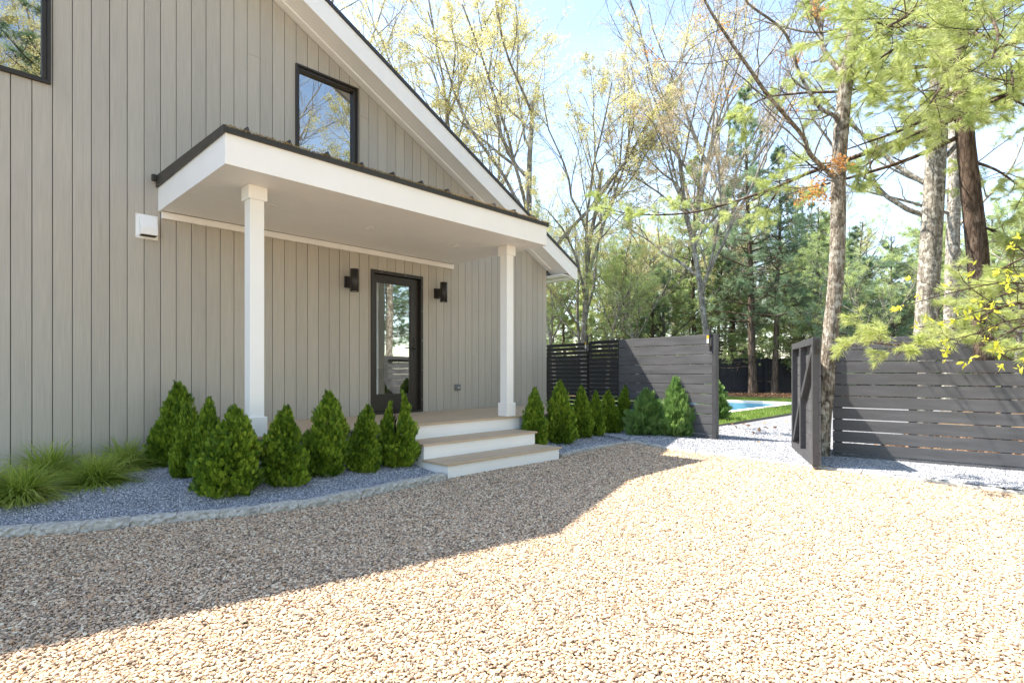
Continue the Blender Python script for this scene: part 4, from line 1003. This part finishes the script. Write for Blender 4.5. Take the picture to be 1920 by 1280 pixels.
# dry leaves: along the far fence, under the trees, a few on the path
rg = np.random.default_rng(8)
def litter_pts(n, dlo, dhi, plo, phi, z):
    d = rg.uniform(dlo, dhi, n); px = rg.uniform(plo, phi, n); t = (px - 960) / F
    return np.stack([d * CA + t * d * SA, d * SA - t * d * CA, np.full(n, z)], 1)
pts = litter_pts(9000, 27.2, 31, 1250, 2000, .06)
p2 = np.stack([rg.uniform(8.95, 15, 9000), rg.uniform(-6, 1.9, 9000), rg.uniform(-.02, .02, 9000)], 1)
p3 = np.stack([rg.uniform(9.2, 14, 40), rg.uniform(2.2, 4.9, 40), np.full(40, .06)], 1)
p4 = np.stack([rg.uniform(-1, 9, 160), rg.uniform(-2, 5, 160)], 1); okk = in_poly(p4[:, 0], p4[:, 1], [tuple(p[:2]) for p in drive]); p4 = np.concatenate([p4[okk], np.full((okk.sum(), 1), .014)], 1)
pts = np.concatenate([pts, p2, p3])
V_, F_ = leaves(pts, rg.normal(0, 1, pts.shape) * np.array([1, 1, .15]), .09, rg, 1, .01, .6, 0)
V4, F4 = leaves(p4, rg.normal(0, 1, p4.shape) * np.array([1, 1, .1]), .028, rg, 1, .003, .45, 0)
M_DRY = leaf_mat('dry_leaves', [(.16, .08, .04), (.36, .20, .11), (.50, .34, .22)], .15, .8)
o = link('dry_leaves', np_mesh('dry_leaves', [(V_, F_), (V4, F4)]), M_DRY); tag(o, 'brown dry oak leaves lying along the far fence and under the trees', 'leaf litter', kind='stuff')

# ================================================================== TREES
OAK = [oak(11, 25, .35, 1., .095, nb=9, k=7), oak(12, 24, .42, 1., .10, spread=36, nb=9, k=8), oak(13, 23, .3, .95, .095, spread=28, nb=9, lean=.08, k=7), oak(14, 26, .5, .45, .08, spread=30, nb=9, k=3)]
PINE = [pine(21, 17, .22, 2.9, .22, 76, .16), pine(22, 15, .30, 2.6, .19, 66, .16), pine(23, 9, .08, 2.5, .12, 74, .15, dead=0), pine(24, 8, .06, 2.3, .11, 64, .15, dead=0)]
def pl_oak(i, px, d, H, label, mat=M_LEAF_Y, grp=None, rz=0, bark=M_BARK_OAK, wx=1.0):
    s = H / 25; tm, cm = OAK[i]
    return place('oak_tree', [tm, cm], [bark, mat], ['trunk', 'crown'], W(px, d, -.04), label, 'tree', grp, rz, (s * wx, s * wx, s))
def pl_pine(i, px, d, s, label, mat=M_PINE_M, grp=None, rz=0, wx=1.0):
    tm, cm = PINE[i]
    return place('pine_tree', [tm, cm], [M_BARK_PINE, mat], ['trunk', 'crown'], W(px, d, -.04), label, 'tree', grp, rz, (s * wx, s * wx, s))
g1 = 'budding oaks rising behind the house'
pl_oak(3, 640, 33, 32, 'pinkish bare-twigged oak showing above the top of the roof slope', M_LEAF_P, g1, .4)
pl_oak(0, 880, 33, 27, 'yellow-budded oak just right of the upper roof slope', M_LEAF_Y, g1, 1.1)
pl_oak(1, 992, 29, 25, 'many-forked yellow-green oak behind the porch roof end', M_LEAF_Y, g1, 2.5)
pl_oak(2, 1098, 31, 21, 'shorter yellow-green oak right of the eave tip', M_LEAF_Y, g1, 4.1)
g2 = 'thin oaks with brownish buds above the gate panel'
pl_oak(3, 1268, 36, 28, 'sparse brown-budded oak above the right end of the gate panel', M_LEAF_P, g2, 3.0)
pl_oak(3, 1395, 40, 31, 'sparse tall oak left of the near leaning trunk', M_LEAF_P, g2, 5.0)
pl_oak(0, 1330, 27, 19, 'forked oak with a pale limb above the gate opening', M_LEAF_P, g2, .2)
g3 = 'slender pines beyond the pool'
pl_pine(0, 1412, 30.2, 1.0, 'straight dark pine seen through the gate opening, left of two', M_PINE_D, g3, .5)
pl_pine(1, 1452, 30.0, .9, 'slightly leaning dark pine seen through the gate opening, right of two', M_PINE_D, g3, 2.2)
pl_pine(1, 1300, 33.5, .95, 'pale-trunked pine above the right end of the gate panel', M_PINE_M, g3, 1.2)
g4 = 'low bushy white pines behind the fences'
for k, (i, px, d, s, lab, mt) in enumerate([
    (2, 1060, 34, .85, 'low bushy pine right beside the house corner', M_PINE_M), (3, 1110, 36, 1.0, 'bushy light pine above the hinge of the slat fence', M_PINE_L),
    (2, 1165, 34, 1.0, 'bushy pine above the left end of the wide-board panel', M_PINE_M), (3, 1222, 33.5, 1.05, 'bushy dark pine above the middle of the gate panel', M_PINE_D),
    (2, 1268, 37, 1.1, 'pine partly behind the pale trunk over the gate panel', M_PINE_M), (2, 1345, 33, .95, 'low pine above the gate panel end post', M_PINE_M),
    (3, 1378, 36, 1.2, 'pine between the gate panel end and the slender pines', M_PINE_D), (3, 1492, 33, 1.0, 'bushy pine above the open gate leaf', M_PINE_M),
    (2, 1535, 31, 1.15, 'bushy pine directly left of the near leaning trunk', M_PINE_M), (2, 1600, 24, .86, 'dark bushy pine directly right of the near leaning trunk', M_PINE_D),
    (3, 1672, 25, .92, 'dark bushy pine left of the pale lichen trunk', M_PINE_D), (2, 1765, 27, .95, 'bushy pine behind the pale lichen trunks', M_PINE_M),
    (3, 1868, 22, .95, 'bushy pine behind the reddish trunk at the right', M_PINE_M), (2, 1955, 20, 1.0, 'bushy pine at the right edge of the photo', M_PINE_M),
    (1, 1590, 34, .62, 'blue-green pine with a ragged top right of the leaning trunk', M_PINE_D), (1, 1185, 40, .85, 'taller pine behind the bushy ones over the gate panel', M_PINE_D),
    (1, 1368, 37, .95, 'tall blue-green pine whose top meets the sunny long branch', M_PINE_D), (0, 1492, 38, .8, 'tall dark pine behind the open gate leaf', M_PINE_D)]):
    pl_pine(i, px, d, s, lab, mt, g4, k * 1.7, 1.12)
M_LEAF_G = leaf_mat('fresh_green_leaves', [(.34, .46, .15), (.50, .62, .25), (.64, .72, .36)], .55)
g5 = 'young leafing trees behind the fences'
for k, (i, px, d, H, lab, mt) in enumerate([(0, 1042, 30, 10, 'young green-leafed tree just right of the house corner', M_LEAF_G), (1, 1088, 32, 11, 'young yellow-green tree above the slat fence', M_LEAF_Y),
    (2, 1140, 31, 9, 'young green-leafed tree above the shadow line on the gate panel', M_LEAF_G), (0, 1198, 30.5, 10, 'young green tree above the middle of the gate panel', M_LEAF_G),
    (1, 1246, 34, 12, 'young yellow-green tree left of the pale-trunked pine', M_LEAF_Y), (2, 1520, 29, 10, 'young green tree between the gate leaf and the leaning trunk', M_LEAF_G),
    (0, 1640, 22, 7.5, 'young green tree right of the leaning trunk, before the far house', M_LEAF_G), (1, 1905, 17, 8, 'young green tree at the right edge behind the needle sprays', M_LEAF_G), (2, 1475, 33, 8, 'small yellow-green tree behind the two slender pines', M_LEAF_Y)]):
    pl_oak(i, px, d, H, lab, mt, g5, k * 2.1, M_BARK_OAK, 1.25)
# the far wood
rf2 = random.Random(31); kk = 0
ZN = [(700, 'over the upper roof slope'), (860, 'over the middle of the roof slope'), (1010, 'over the porch roof end'), (1110, 'right of the house corner'), (1230, 'over the left half of the gate panel'), (1345, 'over the right half of the gate panel'), (1490, 'over the gateway'), (1600, 'around the leaning trunk'), (1740, 'between the leaning and the pale trunks'), (1860, 'around the reddish trunk'), (9999, 'at the right edge')]
def zone(px): return next(n for q, n in ZN if px < q)
HUE = {0: 'full-crowned', 1: 'widely forked', 2: 'bent', 3: 'sparse'}
for row, (d0, n) in enumerate(((45, 16), (54, 19), (66, 22))):
    for i in range(n):
        px = 560 + (i + rf2.uniform(.1, .9)) * 1600 / n; d = d0 + rf2.uniform(-4, 4); H = rf2.uniform(15, 21)
        if 1560 < px < 1760: H *= .62
        j = rf2.choice((0, 1, 2, 3)); pl_oak(j, px, d, H, f"{HUE[j]} budding tree, {('first', 'second', 'third')[row]} far row, {zone(px)}", grp='far wood of budding trees', mat=rf2.choice((M_LEAF_Y, M_LEAF_G, M_LEAF_G)), rz=rf2.uniform(0, 6.28), wx=rf2.uniform(.8, 1.0)) ; kk += 1
lab = 'dark pine standing in the crowded far wood behind the boundary fence'
for i in range(12):
    px = 1010 + (i + rf2.uniform(.1, .9)) * 1040 / 12; d = rf2.uniform(39, 52)
    jj = rf2.choice((2, 3, 1)); pl_pine(jj, px, d, rf2.uniform(.75, 1.05), ('tall' if jj == 1 else 'round' if jj == 2 else 'low') + f" far pine {zone(px)}, {'front' if d < 45 else 'back'} of its row", M_PINE_D if i % 3 == 0 else M_PINE_M, 'far pines behind the fence', rf2.uniform(0, 6.28), 1.25)
# woodland on the far side of the driveway, seen in the window glass
for i, (kind, x_, y_, s) in enumerate([('o', 1, -10, 18), ('p', 3.2, -9, 1.0), ('p', 8, -9, 1.1), ('o', 8.5, -14, 22), ('p', 11, -13, 1.), ('o', 15, -11, 20), ('p', 18, -6.5, .8), ('o', 13, -19, 24), ('p', -3, -12, .9), ('o', -1, -20, 24), ('o', 22, -14, 22), ('p', 8, -20, 1.), ('o', 4, -24, 26), ('p', 15.5, -8, .55), ('p', 20, -10, .7)]):
    lab = f"{'budding oak' if kind == 'o' else 'pine'} across the driveway, {'low' if s < 1 and kind == 'p' or 1 < s < 19 else 'tall'}, mirrored in the {'left window' if x_ < 3 else 'gable window' if x_ < 14 else 'door glass'}"
    o = (pl_oak(i % 4, 960, 30, s, lab, None, 'trees across the driveway', i * 1.3) if kind == 'o' else pl_pine(i % 2, 960, 30, s, lab, None, 'trees across the driveway', i * 1.1, 1.3)); o.location = (x_, y_, -.04)

def curve_pts(pts, n):
    """smooth polyline through control points"""
    P = np.array([tuple(p) for p in pts]); t = np.linspace(0, len(P) - 1, n); out = []
    for u in t:
        i = min(int(u), len(P) - 2); f = u - i; p0 = P[max(i - 1, 0)]; p1 = P[i]; p2 = P[i + 1]; p3 = P[min(i + 2, len(P) - 1)]
        out.append(.5 * ((2 * p1) + (-p0 + p2) * f + (2 * p0 - 5 * p1 + 4 * p2 - p3) * f * f + (-p0 + 3 * p1 - 3 * p2 + p3) * f ** 3))
    return np.array(out)
def WZ(px, py, d): return W(px, d, Z(py, d))
def bumpy(V, amp, seed):
    ph = seed; a = np.sin(V[:, 2] * 17 + ph + V[:, 0] * 21) + np.sin(V[:, 2] * 41 + V[:, 1] * 33 + ph * 2) * .6 + np.sin(V[:, 2] * 6 + ph) * .8
    return V + amp * a[:, None] * unit(V - V.mean(0)) * np.array([1, 1, 0])
def limb(pts, r0, r1, n=24, s=8):
    P = curve_pts(pts, n)[None]; return P, np.linspace(r0, r1, n)[None]
def knots(V, ks):
    """swell the bark round given points: (centre, radius, height)"""
    for c, rr, hh in ks:
        dv = V - np.array(tuple(c)); dist = np.linalg.norm(dv, axis=1, keepdims=True); V = V + unit(dv) * hh * np.exp(-(dist / rr) ** 2)
    return V
# --- the near leaning oak between gate leaf and fence
rg = np.random.default_rng(77); TD = 7.74
tp = [W(1540, TD, -.05), WZ(1542, 800, TD), WZ(1548, 740, TD), WZ(1558, 620, TD), WZ(1566, 540, TD), WZ(1571, 440, TD), WZ(1572, 330, TD), WZ(1578, 235, TD), WZ(1588, 140, TD), WZ(1601, 60, TD), WZ(1612, -10, TD), WZ(1625, -160, TD + .2), WZ(1630, -330, TD + .4)]
P = curve_pts(tp, 90); rad = np.interp(np.linspace(0, 1, 90), [0, .04, .2, .5, .75, 1], [.128, .106, .102, .094, .086, .06])
V_, F_ = tubes(P[None], rad[None], 28); V_ = bumpy(V_, .0045, 1.)
V_ = knots(V_, [(WZ(1545, 606, TD - .1), .09, .03), (WZ(1550, 432, TD - .1), .06, .035), (WZ(1592, 432, TD), .04, .03), (WZ(1576, 675, TD), .05, .02), (WZ(1576, 242, TD - .05), .09, .03)])
limbs = [([WZ(1572, 336, TD), WZ(1548, 318, TD - .1), WZ(1516, 285, TD - .3), WZ(1505, 255, TD - .35), WZ(1441, 180, TD - .8), WZ(1404, 127, TD - 1.), WZ(1370, 79, TD - 1.1), WZ(1325, 8, TD - 1.3), WZ(1300, -60, TD - 1.4)], .036, .012),
         ([WZ(1577, 240, TD), WZ(1565, 218, TD - .05), WZ(1539, 204, TD), WZ(1520, 176, TD), WZ(1496, 131, TD), WZ(1482, 82, TD), WZ(1460, 49, TD - .1), WZ(1404, 8, TD - .2), WZ(1380, -30, TD - .3)], .032, .012),
         ([WZ(1584, 142, TD), WZ(1557, 112, TD + .2), WZ(1542, 86, TD + .3), WZ(1539, 56, TD + .35), WZ(1524, 8, TD + .4), WZ(1500, -60, TD + .5)], .04, .02),
         ([WZ(1592, 52, TD), WZ(1545, 60, TD + .3), WZ(1505, 59, TD + .5), WZ(1464, 49, TD + .7), WZ(1415, 35, TD + .9)], .024, .008),
         ([WZ(1600, 100, TD), WZ(1640, 60, TD + .5), WZ(1700, 10, TD + 1), WZ(1740, -60, TD + 1.4)], .03, .012),
         ([WZ(1575, 345, TD), WZ(1550, 338, TD - .1), WZ(1530, 350, TD - .2), WZ(1470, 352, TD - .5)], .012, .004)]
parts = [(V_, F_)]; tips = []; td_ = []
for pts, r0, r1 in limbs:
    P1, R1 = limb(pts, r0, r1, 26); R1[0, :3] *= [1.5, 1.25, 1.1]; parts.append(tubes(P1, R1, 9))
    P2, R2 = grow(P1, R1, 11, .15, 1, 48, 12, .32, rg, 8, .14, .05, .42, .3, taper=.3, mn=.004)
    P3, R3 = grow(P2, R2, 5, .2, 1, 45, 14, .45, rg, 5, .15, .05, .5, .4, mn=.003)
    P4, R4 = grow(P3, R3, 3, .3, 1, 45, 14, .5, rg, 4, .15, .05, .6, .4, mn=.0022)
    parts += [tubes(P2, R2, 5), tubes(P3, R3, 4), tubes(P4, R4, 3)]
    p, d_, _ = sample(P4, R4, np.arange(len(P4)), np.full(len(P4), 1.)); tips.append(p); td_.append(d_)
tips = np.concatenate(tips); td_ = np.concatenate(td_); hsh = (np.sin(np.floor(tips / .35).astype(int) @ np.array([12.98, 78.2, 37.7])) * 43758.5) % 1; kp = (hsh > .93) & (tips[:, 2] < 6.5)
nt = empty('leaning_tree', tuple(W(1540, TD, 0)), 'near leaning tree with lichen-flecked bark standing between the gate leaf and the fence', 'tree')
link('trunk', np_mesh('trunk', parts, True), M_BARK_MAIN, nt)
link('leaves', np_mesh('leaves', [leaves(tips[kp], td_[kp], .045, rg, 7, .04, .55, -.3)]), M_ORANGE, nt)

# --- pale lichen trunks right of it
def bare_trunk(name, px0, py0, px1, py1, d, w0, w1, mat, label, seed, grp=None, top=-500, nbr=8):
    rg = np.random.default_rng(seed); a = WZ(px0, py0, d); b = WZ(px1, py1, d); dz = (b - a) / (b.z - a.z)
    base = a + dz * (-.05 - a.z); zt_ = Z(top, d); tp = [base, a, (a + b) / 2 + Vector((.03, 0, 0)), b, b + dz * (zt_ - b.z) * .5 + Vector((.05, .05, 0)), b + dz * (zt_ - b.z)]
    P = curve_pts(tp, 60); P = P[np.argsort(P[:, 2])]; f = np.linspace(0, 1, 60); r0, r1 = w0 / 2 * d / F, w1 / 2 * d / F
    rad = np.interp(P[:, 2], [0, .3, a.z + .5, b.z, zt_], [r0 * 1.25, r0 * 1.05, r0, r1, r1 * .45])
    V_, F_ = tubes(P[None], rad[None], 22); V_ = bumpy(V_, .005, seed)
    P1, R1 = grow(P[None], rad[None], nbr, .35, .98, 62, 10, .26, rg, 9, .12, .06, .3, .3, taper=.5)
    P2, R2 = grow(P1, R1, 6, .25, 1, 45, 12, .4, rg, 6, .14, .05, .5, .3); P3, R3 = grow(P2, R2, 5, .25, 1, 45, 12, .45, rg, 4, .14, .05, .5, .4)
    t = empty(name, (base.x, base.y, 0), label, 'tree', grp)
    link('trunk', np_mesh('trunk', [(V_, F_), tubes(P1, R1, 7), tubes(P2, R2, 4), tubes(P3, R3, 3)], True), mat, t)
    p, d_, _ = sample(P3, R3, np.arange(len(P3)), np.full(len(P3), 1.)); link('crown', np_mesh('crown', [leaves(p, d_, .06, rg, 3, .05)]), M_LEAF_Y, t); return t
bare_trunk('pale_tree', 1737, 590, 1757, 250, 10.5, 36, 33, M_BARK_PALE, 'straight pale lichen trunk behind the fence, left of the reddish one', 5)
bare_trunk('pale_tree', 1784, 560, 1790, 300, 14.5, 23, 20, M_BARK_PALE, 'thinner pale trunk between the wide pale one and the reddish one', 6)

# --- near white pine with the reddish trunk, and its long sunny boughs
rg = np.random.default_rng(99); PD = 8.9
tp = [W(1846, PD, -.05), WZ(1843, 656, PD), WZ(1833, 480, PD), WZ(1817, 330, PD), WZ(1806, 200, PD), WZ(1800, 40, PD), WZ(1795, -250, PD), WZ(1800, -600, PD)]
P = curve_pts(tp, 80); rad = np.interp(np.linspace(0, 1, 80), [0, .05, .3, 1], [.17, .14, .145, .07]); Vt, Ft = tubes(P[None], rad[None], 24); Vt = bumpy(Vt, .006, 2.)
Vt = knots(Vt, [(WZ(1814, 425, PD - .1), .08, .05), (WZ(1848, 392, PD), .05, .05), (WZ(1812, 445, PD - .1), .06, .03)])
def bough(pts, r0, r1, rg, n2=14, len2=.24, sc=1.0, k=40, L=.105, wid=.0027, f0=.25, t2=.12, min2=None):
    P1, R1 = limb(pts, r0, r1, 30)
    P2, R2 = grow(P1, R1, n2, t2, 1, 50, 12, len2, rg, 8, .10, .02, .42, .3, flat=.7, taper=.55, mn=.004)
    P3, R3 = grow(P2, R2, 6, .2, 1, 45, 12, .42, rg, 5, .10, .03, .5, .4, flat=.9, taper=.4, mn=.003)
    pr = [tubes(P1, R1, 8), tubes(P2, R2, 5), tubes(P3, R3, 3)]; T = []; D = []
    for Pq, Rq, ts in ((P3, R3, (.5, .8, 1.)), (P2, R2, (.8, 1.)), (P1, R1, (.96, 1.))):
        for tt in ts:
            a, b, _ = sample(Pq, Rq, np.arange(len(Pq)), np.full(len(Pq), tt)); T.append(a); D.append(b)
    T = np.concatenate(T); D = np.concatenate(D); h = (np.sin(np.floor(T / .5).astype(int) @ np.array([12.98, 78.2, 37.7])) * 43758.5) % 1; kp = h > f0
    return pr, tufts(T[kp], D[kp], L, rg, k, wid, 1.05, -.1, .3)
WB, FB_ = [(Vt, Ft)], []
B1 = [ # long boughs given by where they run
 ([WZ(1806, 215, PD), WZ(1700, 258, PD + .3), WZ(1587, 300, PD + .8), WZ(1512, 326, PD + 1.2), WZ(1460, 349, PD + 1.5), WZ(1404, 369, PD + 1.8), WZ(1300, 398, PD + 2.2), WZ(1190, 402, PD + 2.6), WZ(1115, 385, PD + 3)], .05, .010, 26, .16, .35),
 ([WZ(1812, 250, PD), WZ(1700, 300, PD + .3), WZ(1591, 334, PD + .6), WZ(1520, 352, PD + .9), WZ(1470, 366, PD + 1.3)], .038, .008, 14, .2, .4),
 ([WZ(1806, 190, PD), WZ(1700, 240, PD - .4), WZ(1640, 262, PD - .7), WZ(1560, 290, PD - .8)], .03, .006, 9, .2, .6),
 ([WZ(1800, 120, PD), WZ(1700, 130, PD - .3), WZ(1600, 168, PD - .2), WZ(1500, 175, PD + .2), WZ(1420, 190, PD + .6), WZ(1340, 250, PD + 1)], .035, .007, 20, .2, .4),
 ([WZ(1800, 40, PD), WZ(1720, 70, PD - .5), WZ(1650, 110, PD - 1.), WZ(1620, 150, PD - 1.3)], .03, .008, 16, .3, .15),
 ([WZ(1800, 10, PD), WZ(1740, 20, PD - 1.), WZ(1690, 50, PD - 1.8), WZ(1640, 40, PD - 2.2)], .03, .008, 16, .3, .15),
 ([WZ(1800, 100, PD), WZ(1790, 130, PD - 1.), WZ(1760, 170, PD - 2.), WZ(1740, 200, PD - 2.8)], .03, .008, 18, .3, .15),
 ([WZ(1803, 60, PD), WZ(1850, 70, PD - 1.), WZ(1890, 110, PD - 2.), WZ(1900, 170, PD - 2.7)], .03, .008, 18, .3, .15),
 ([WZ(1803, -60, PD), WZ(1840, 0, PD - 1.5), WZ(1870, 60, PD - 2.6), WZ(1860, 110, PD - 3.4)], .03, .008, 18, .3, .15),
 ([WZ(1803, -80, PD), WZ(1750, -20, PD - 1.5), WZ(1700, 30, PD - 2.6), WZ(1640, 60, PD - 3.2)], .03, .008, 18, .3, .2),
 ([WZ(1810, 160, PD), WZ(1870, 170, PD - .5), WZ(1925, 200, PD - .8), WZ(1990, 230, PD - 1.)], .03, .008, 16, .3, .2),
 ([WZ(1925, 160, PD - 1.5), WZ(1850, 195, PD - 1.), WZ(1780, 225, PD - .6), WZ(1690, 265, PD - .2), WZ(1610, 320, PD)], .03, .006, 14, .22, .35),
 ([WZ(1815, 300, PD), WZ(1870, 320, PD + .5), WZ(1930, 360, PD + 1), WZ(2000, 390, PD + 1.5)], .025, .007, 14, .3, .35),
 ([WZ(1825, 420, PD), WZ(1880, 440, PD - .3), WZ(1930, 480, PD - .6), WZ(1990, 520, PD - .9)], .022, .007, 14, .3, .3),
 ([WZ(1800, -150, PD), WZ(1700, -120, PD), WZ(1600, -40, PD), WZ(1520, 20, PD + .3)], .03, .008, 16, .3, .35),
 ([WZ(1800, 70, PD), WZ(1840, 90, PD + 1.2), WZ(1880, 130, PD + 2), WZ(1900, 200, PD + 2.6)], .03, .008, 16, .3, .3),
 ([WZ(1803, 150, PD), WZ(1770, 190, PD + 1.), WZ(1720, 230, PD + 1.8), WZ(1690, 290, PD + 2.6)], .03, .008, 16, .26, .4),
 ([WZ(1803, 0, PD), WZ(1740, 60, PD + 1.), WZ(1680, 110, PD + 1.8), WZ(1620, 190, PD + 2.6)], .03, .008, 18, .28, .35)]
for pts, r0, r1, n2, l2, f0 in B1:
    pr, tf = bough(pts, r0, r1, rg, n2, l2, f0=f0); WB += pr; FB_.append(tf)
pt = empty('near_pine', tuple(W(1846, PD, 0)), 'near pine with a reddish trunk behind the board fence, sunny boughs filling the upper right', 'tree')
link('trunk', np_mesh('trunk', WB, True), M_BARK_RED, pt)
link('needles', np_mesh('needles', FB_), M_PINE_L, pt)
# --- low pine sprays hanging in front of the fence, from a pine off the right edge
rg = np.random.default_rng(123); WB, FB_ = [], []
base = W(2160, 6.4, 0)
Pb = curve_pts([base, base + Vector((.03, 0, 1.2)), base + Vector((0, .05, 2.6)), base + Vector((.05, 0, 4.2))], 30); WB.append(tubes(Pb[None], np.linspace(.09, .03, 30)[None], 14))
for pts, n2, l2 in [([Vector(Pb[12]), WZ(2010, 560, 6.2), WZ(1900, 570, 6.1), WZ(1800, 610, 6.05), WZ(1700, 645, 6.0), WZ(1620, 640, 6.0)], 15, .18),
                ([Vector(Pb[14]), WZ(2010, 540, 6.6), WZ(1920, 545, 6.5), WZ(1860, 560, 6.4), WZ(1800, 590, 6.3)], 12, .24),
                ([Vector(Pb[11]), WZ(2000, 600, 6.0), WZ(1920, 610, 5.9), WZ(1860, 640, 5.8)], 10, .22),
                ([Vector(Pb[18]), WZ(2020, 470, 6.6), WZ(1930, 480, 6.6), WZ(1850, 520, 6.8)], 12, .25)]:
    pr, tf = bough(pts, .022, .006, rg, n2, l2, f0=.25, k=32, L=.09, wid=.0023, t2=.3); WB += pr; FB_.append(tf)
pt = empty('young_pine', tuple(base), 'young pine at the right edge whose pale needle sprays hang over the fence top', 'tree')
link('trunk', np_mesh('trunk', WB, True), M_BARK_RED, pt); link('needles', np_mesh('needles', FB_), M_PINE_L, pt)
# --- shrub with yellow young leaves at the right edge
rg = np.random.default_rng(5); base = W(2100, 5.0, 0); WB = []; T = []; D = []
for pts in [[base, base + Vector((0, 0, 1.3)), WZ(2000, 560, 5.), WZ(1900, 530, 5.), WZ(1800, 545, 5.), WZ(1690, 575, 5.)],
            [base, base + Vector((0, 0, 1.)), WZ(1990, 610, 4.9), WZ(1900, 600, 4.85), WZ(1830, 625, 4.8), WZ(1770, 640, 4.8)],
            [base, base + Vector((.05, 0, 1.5)), WZ(1990, 520, 4.9), WZ(1930, 500, 4.9), WZ(1870, 505, 4.9)],
            [base, base + Vector((.05, 0, 1.1)), WZ(1980, 590, 4.7), WZ(1930, 570, 4.7), WZ(1850, 580, 4.7), WZ(1790, 600, 4.7)],
            [base, base + Vector((.0, 0, .9)), WZ(1990, 640, 5.1), WZ(1930, 650, 5.), WZ(1880, 660, 5.)]]:
    P1, R1 = limb(pts, .012, .003, 26); P2, R2 = grow(P1, R1, 9, .45, 1, 48, 12, .13, rg, 6, .14, .02, .6, .5, taper=.4, mn=.0022)
    WB += [tubes(P1, R1, 6), tubes(P2, R2, 4)]; a, b, _ = sample(P2, R2, np.arange(len(P2)), np.full(len(P2), 1.)); T += [a, P1[:, -1]]; D += [b, unit(P1[:, -1] - P1[:, -2])]
T = np.concatenate(T); D = np.concatenate(D)
yb = empty('yellow_leaved_shrub', tuple(base), 'shrub at the right edge with bright yellow young leaves in whorls', 'shrub')
link('stems', np_mesh('stems', WB, True), M_SHTRUNK, yb); link('leaves', np_mesh('leaves', [leaves(T, D, .058, rg, 6, .008, .42, -.05)]), M_YEL, yb)
# --- the neighbour's house, glimpsed between the pines
nb = empty('neighbour_house', tuple(W(1690, 40, 0)), 'pale grey house glimpsed between the pines beyond the fence', 'house')
a, b = W(1600, 41), W(1790, 41); Mn, Ln = rline((b.x, b.y), (a.x, a.y)); M_NB = simple('pale_grey_siding', (.42, .44, .47), .7)
mb = MB()
for i in range(18): mb.box(0, Ln, -.015 * (i % 2 == 9), 4, .2 + i * .2, .2 + (i + 1) * .2 - .012, Mn)
mb.build('wall', M_NB, nb)
mb = MB(); vs = [Mn @ Vector(p) for p in ((-.4, -.4, 3.8), (Ln + .4, -.4, 3.8), (Ln + .4, 2, 5.4), (-.4, 2, 5.4), (-.4, 4.4, 3.8), (Ln + .4, 4.4, 3.8), (-.4, 2, 5.2), (Ln + .4, 2, 5.2))]
mb.add(vs, [(0, 1, 2, 3), (3, 2, 5, 4), (0, 3, 4, 6), (1, 7, 5, 2), (0, 6, 7, 1), (6, 4, 5, 7)]); mb.build('roof', M_ROOF, nb)
mb = MB(); mb.box(2.5, 3.5, -.05, -.001, 1.2, 2.6, Mn); mb.build('window', M_WHITE, nb)

# where several trees would read the same, name their order from the left
from collections import defaultdict
same = defaultdict(list)
for o in COL.objects:
    if o.get('label') and o.parent is None and o.get('group') in ('far wood of budding trees', 'far pines behind the fence', 'trees across the driveway'): same[o['label']].append(o)
ORD = ['first', 'second', 'third', 'fourth', 'fifth']
for lab, os_ in same.items():
    if len(os_) > 1:
        os_.sort(key=lambda q: (q.location.x * SA - q.location.y * CA) / max(.1, abs(q.location.x * CA + q.location.y * SA)))
        for i, o in enumerate(os_): o['label'] = ORD[min(i, 4)] + ' ' + lab
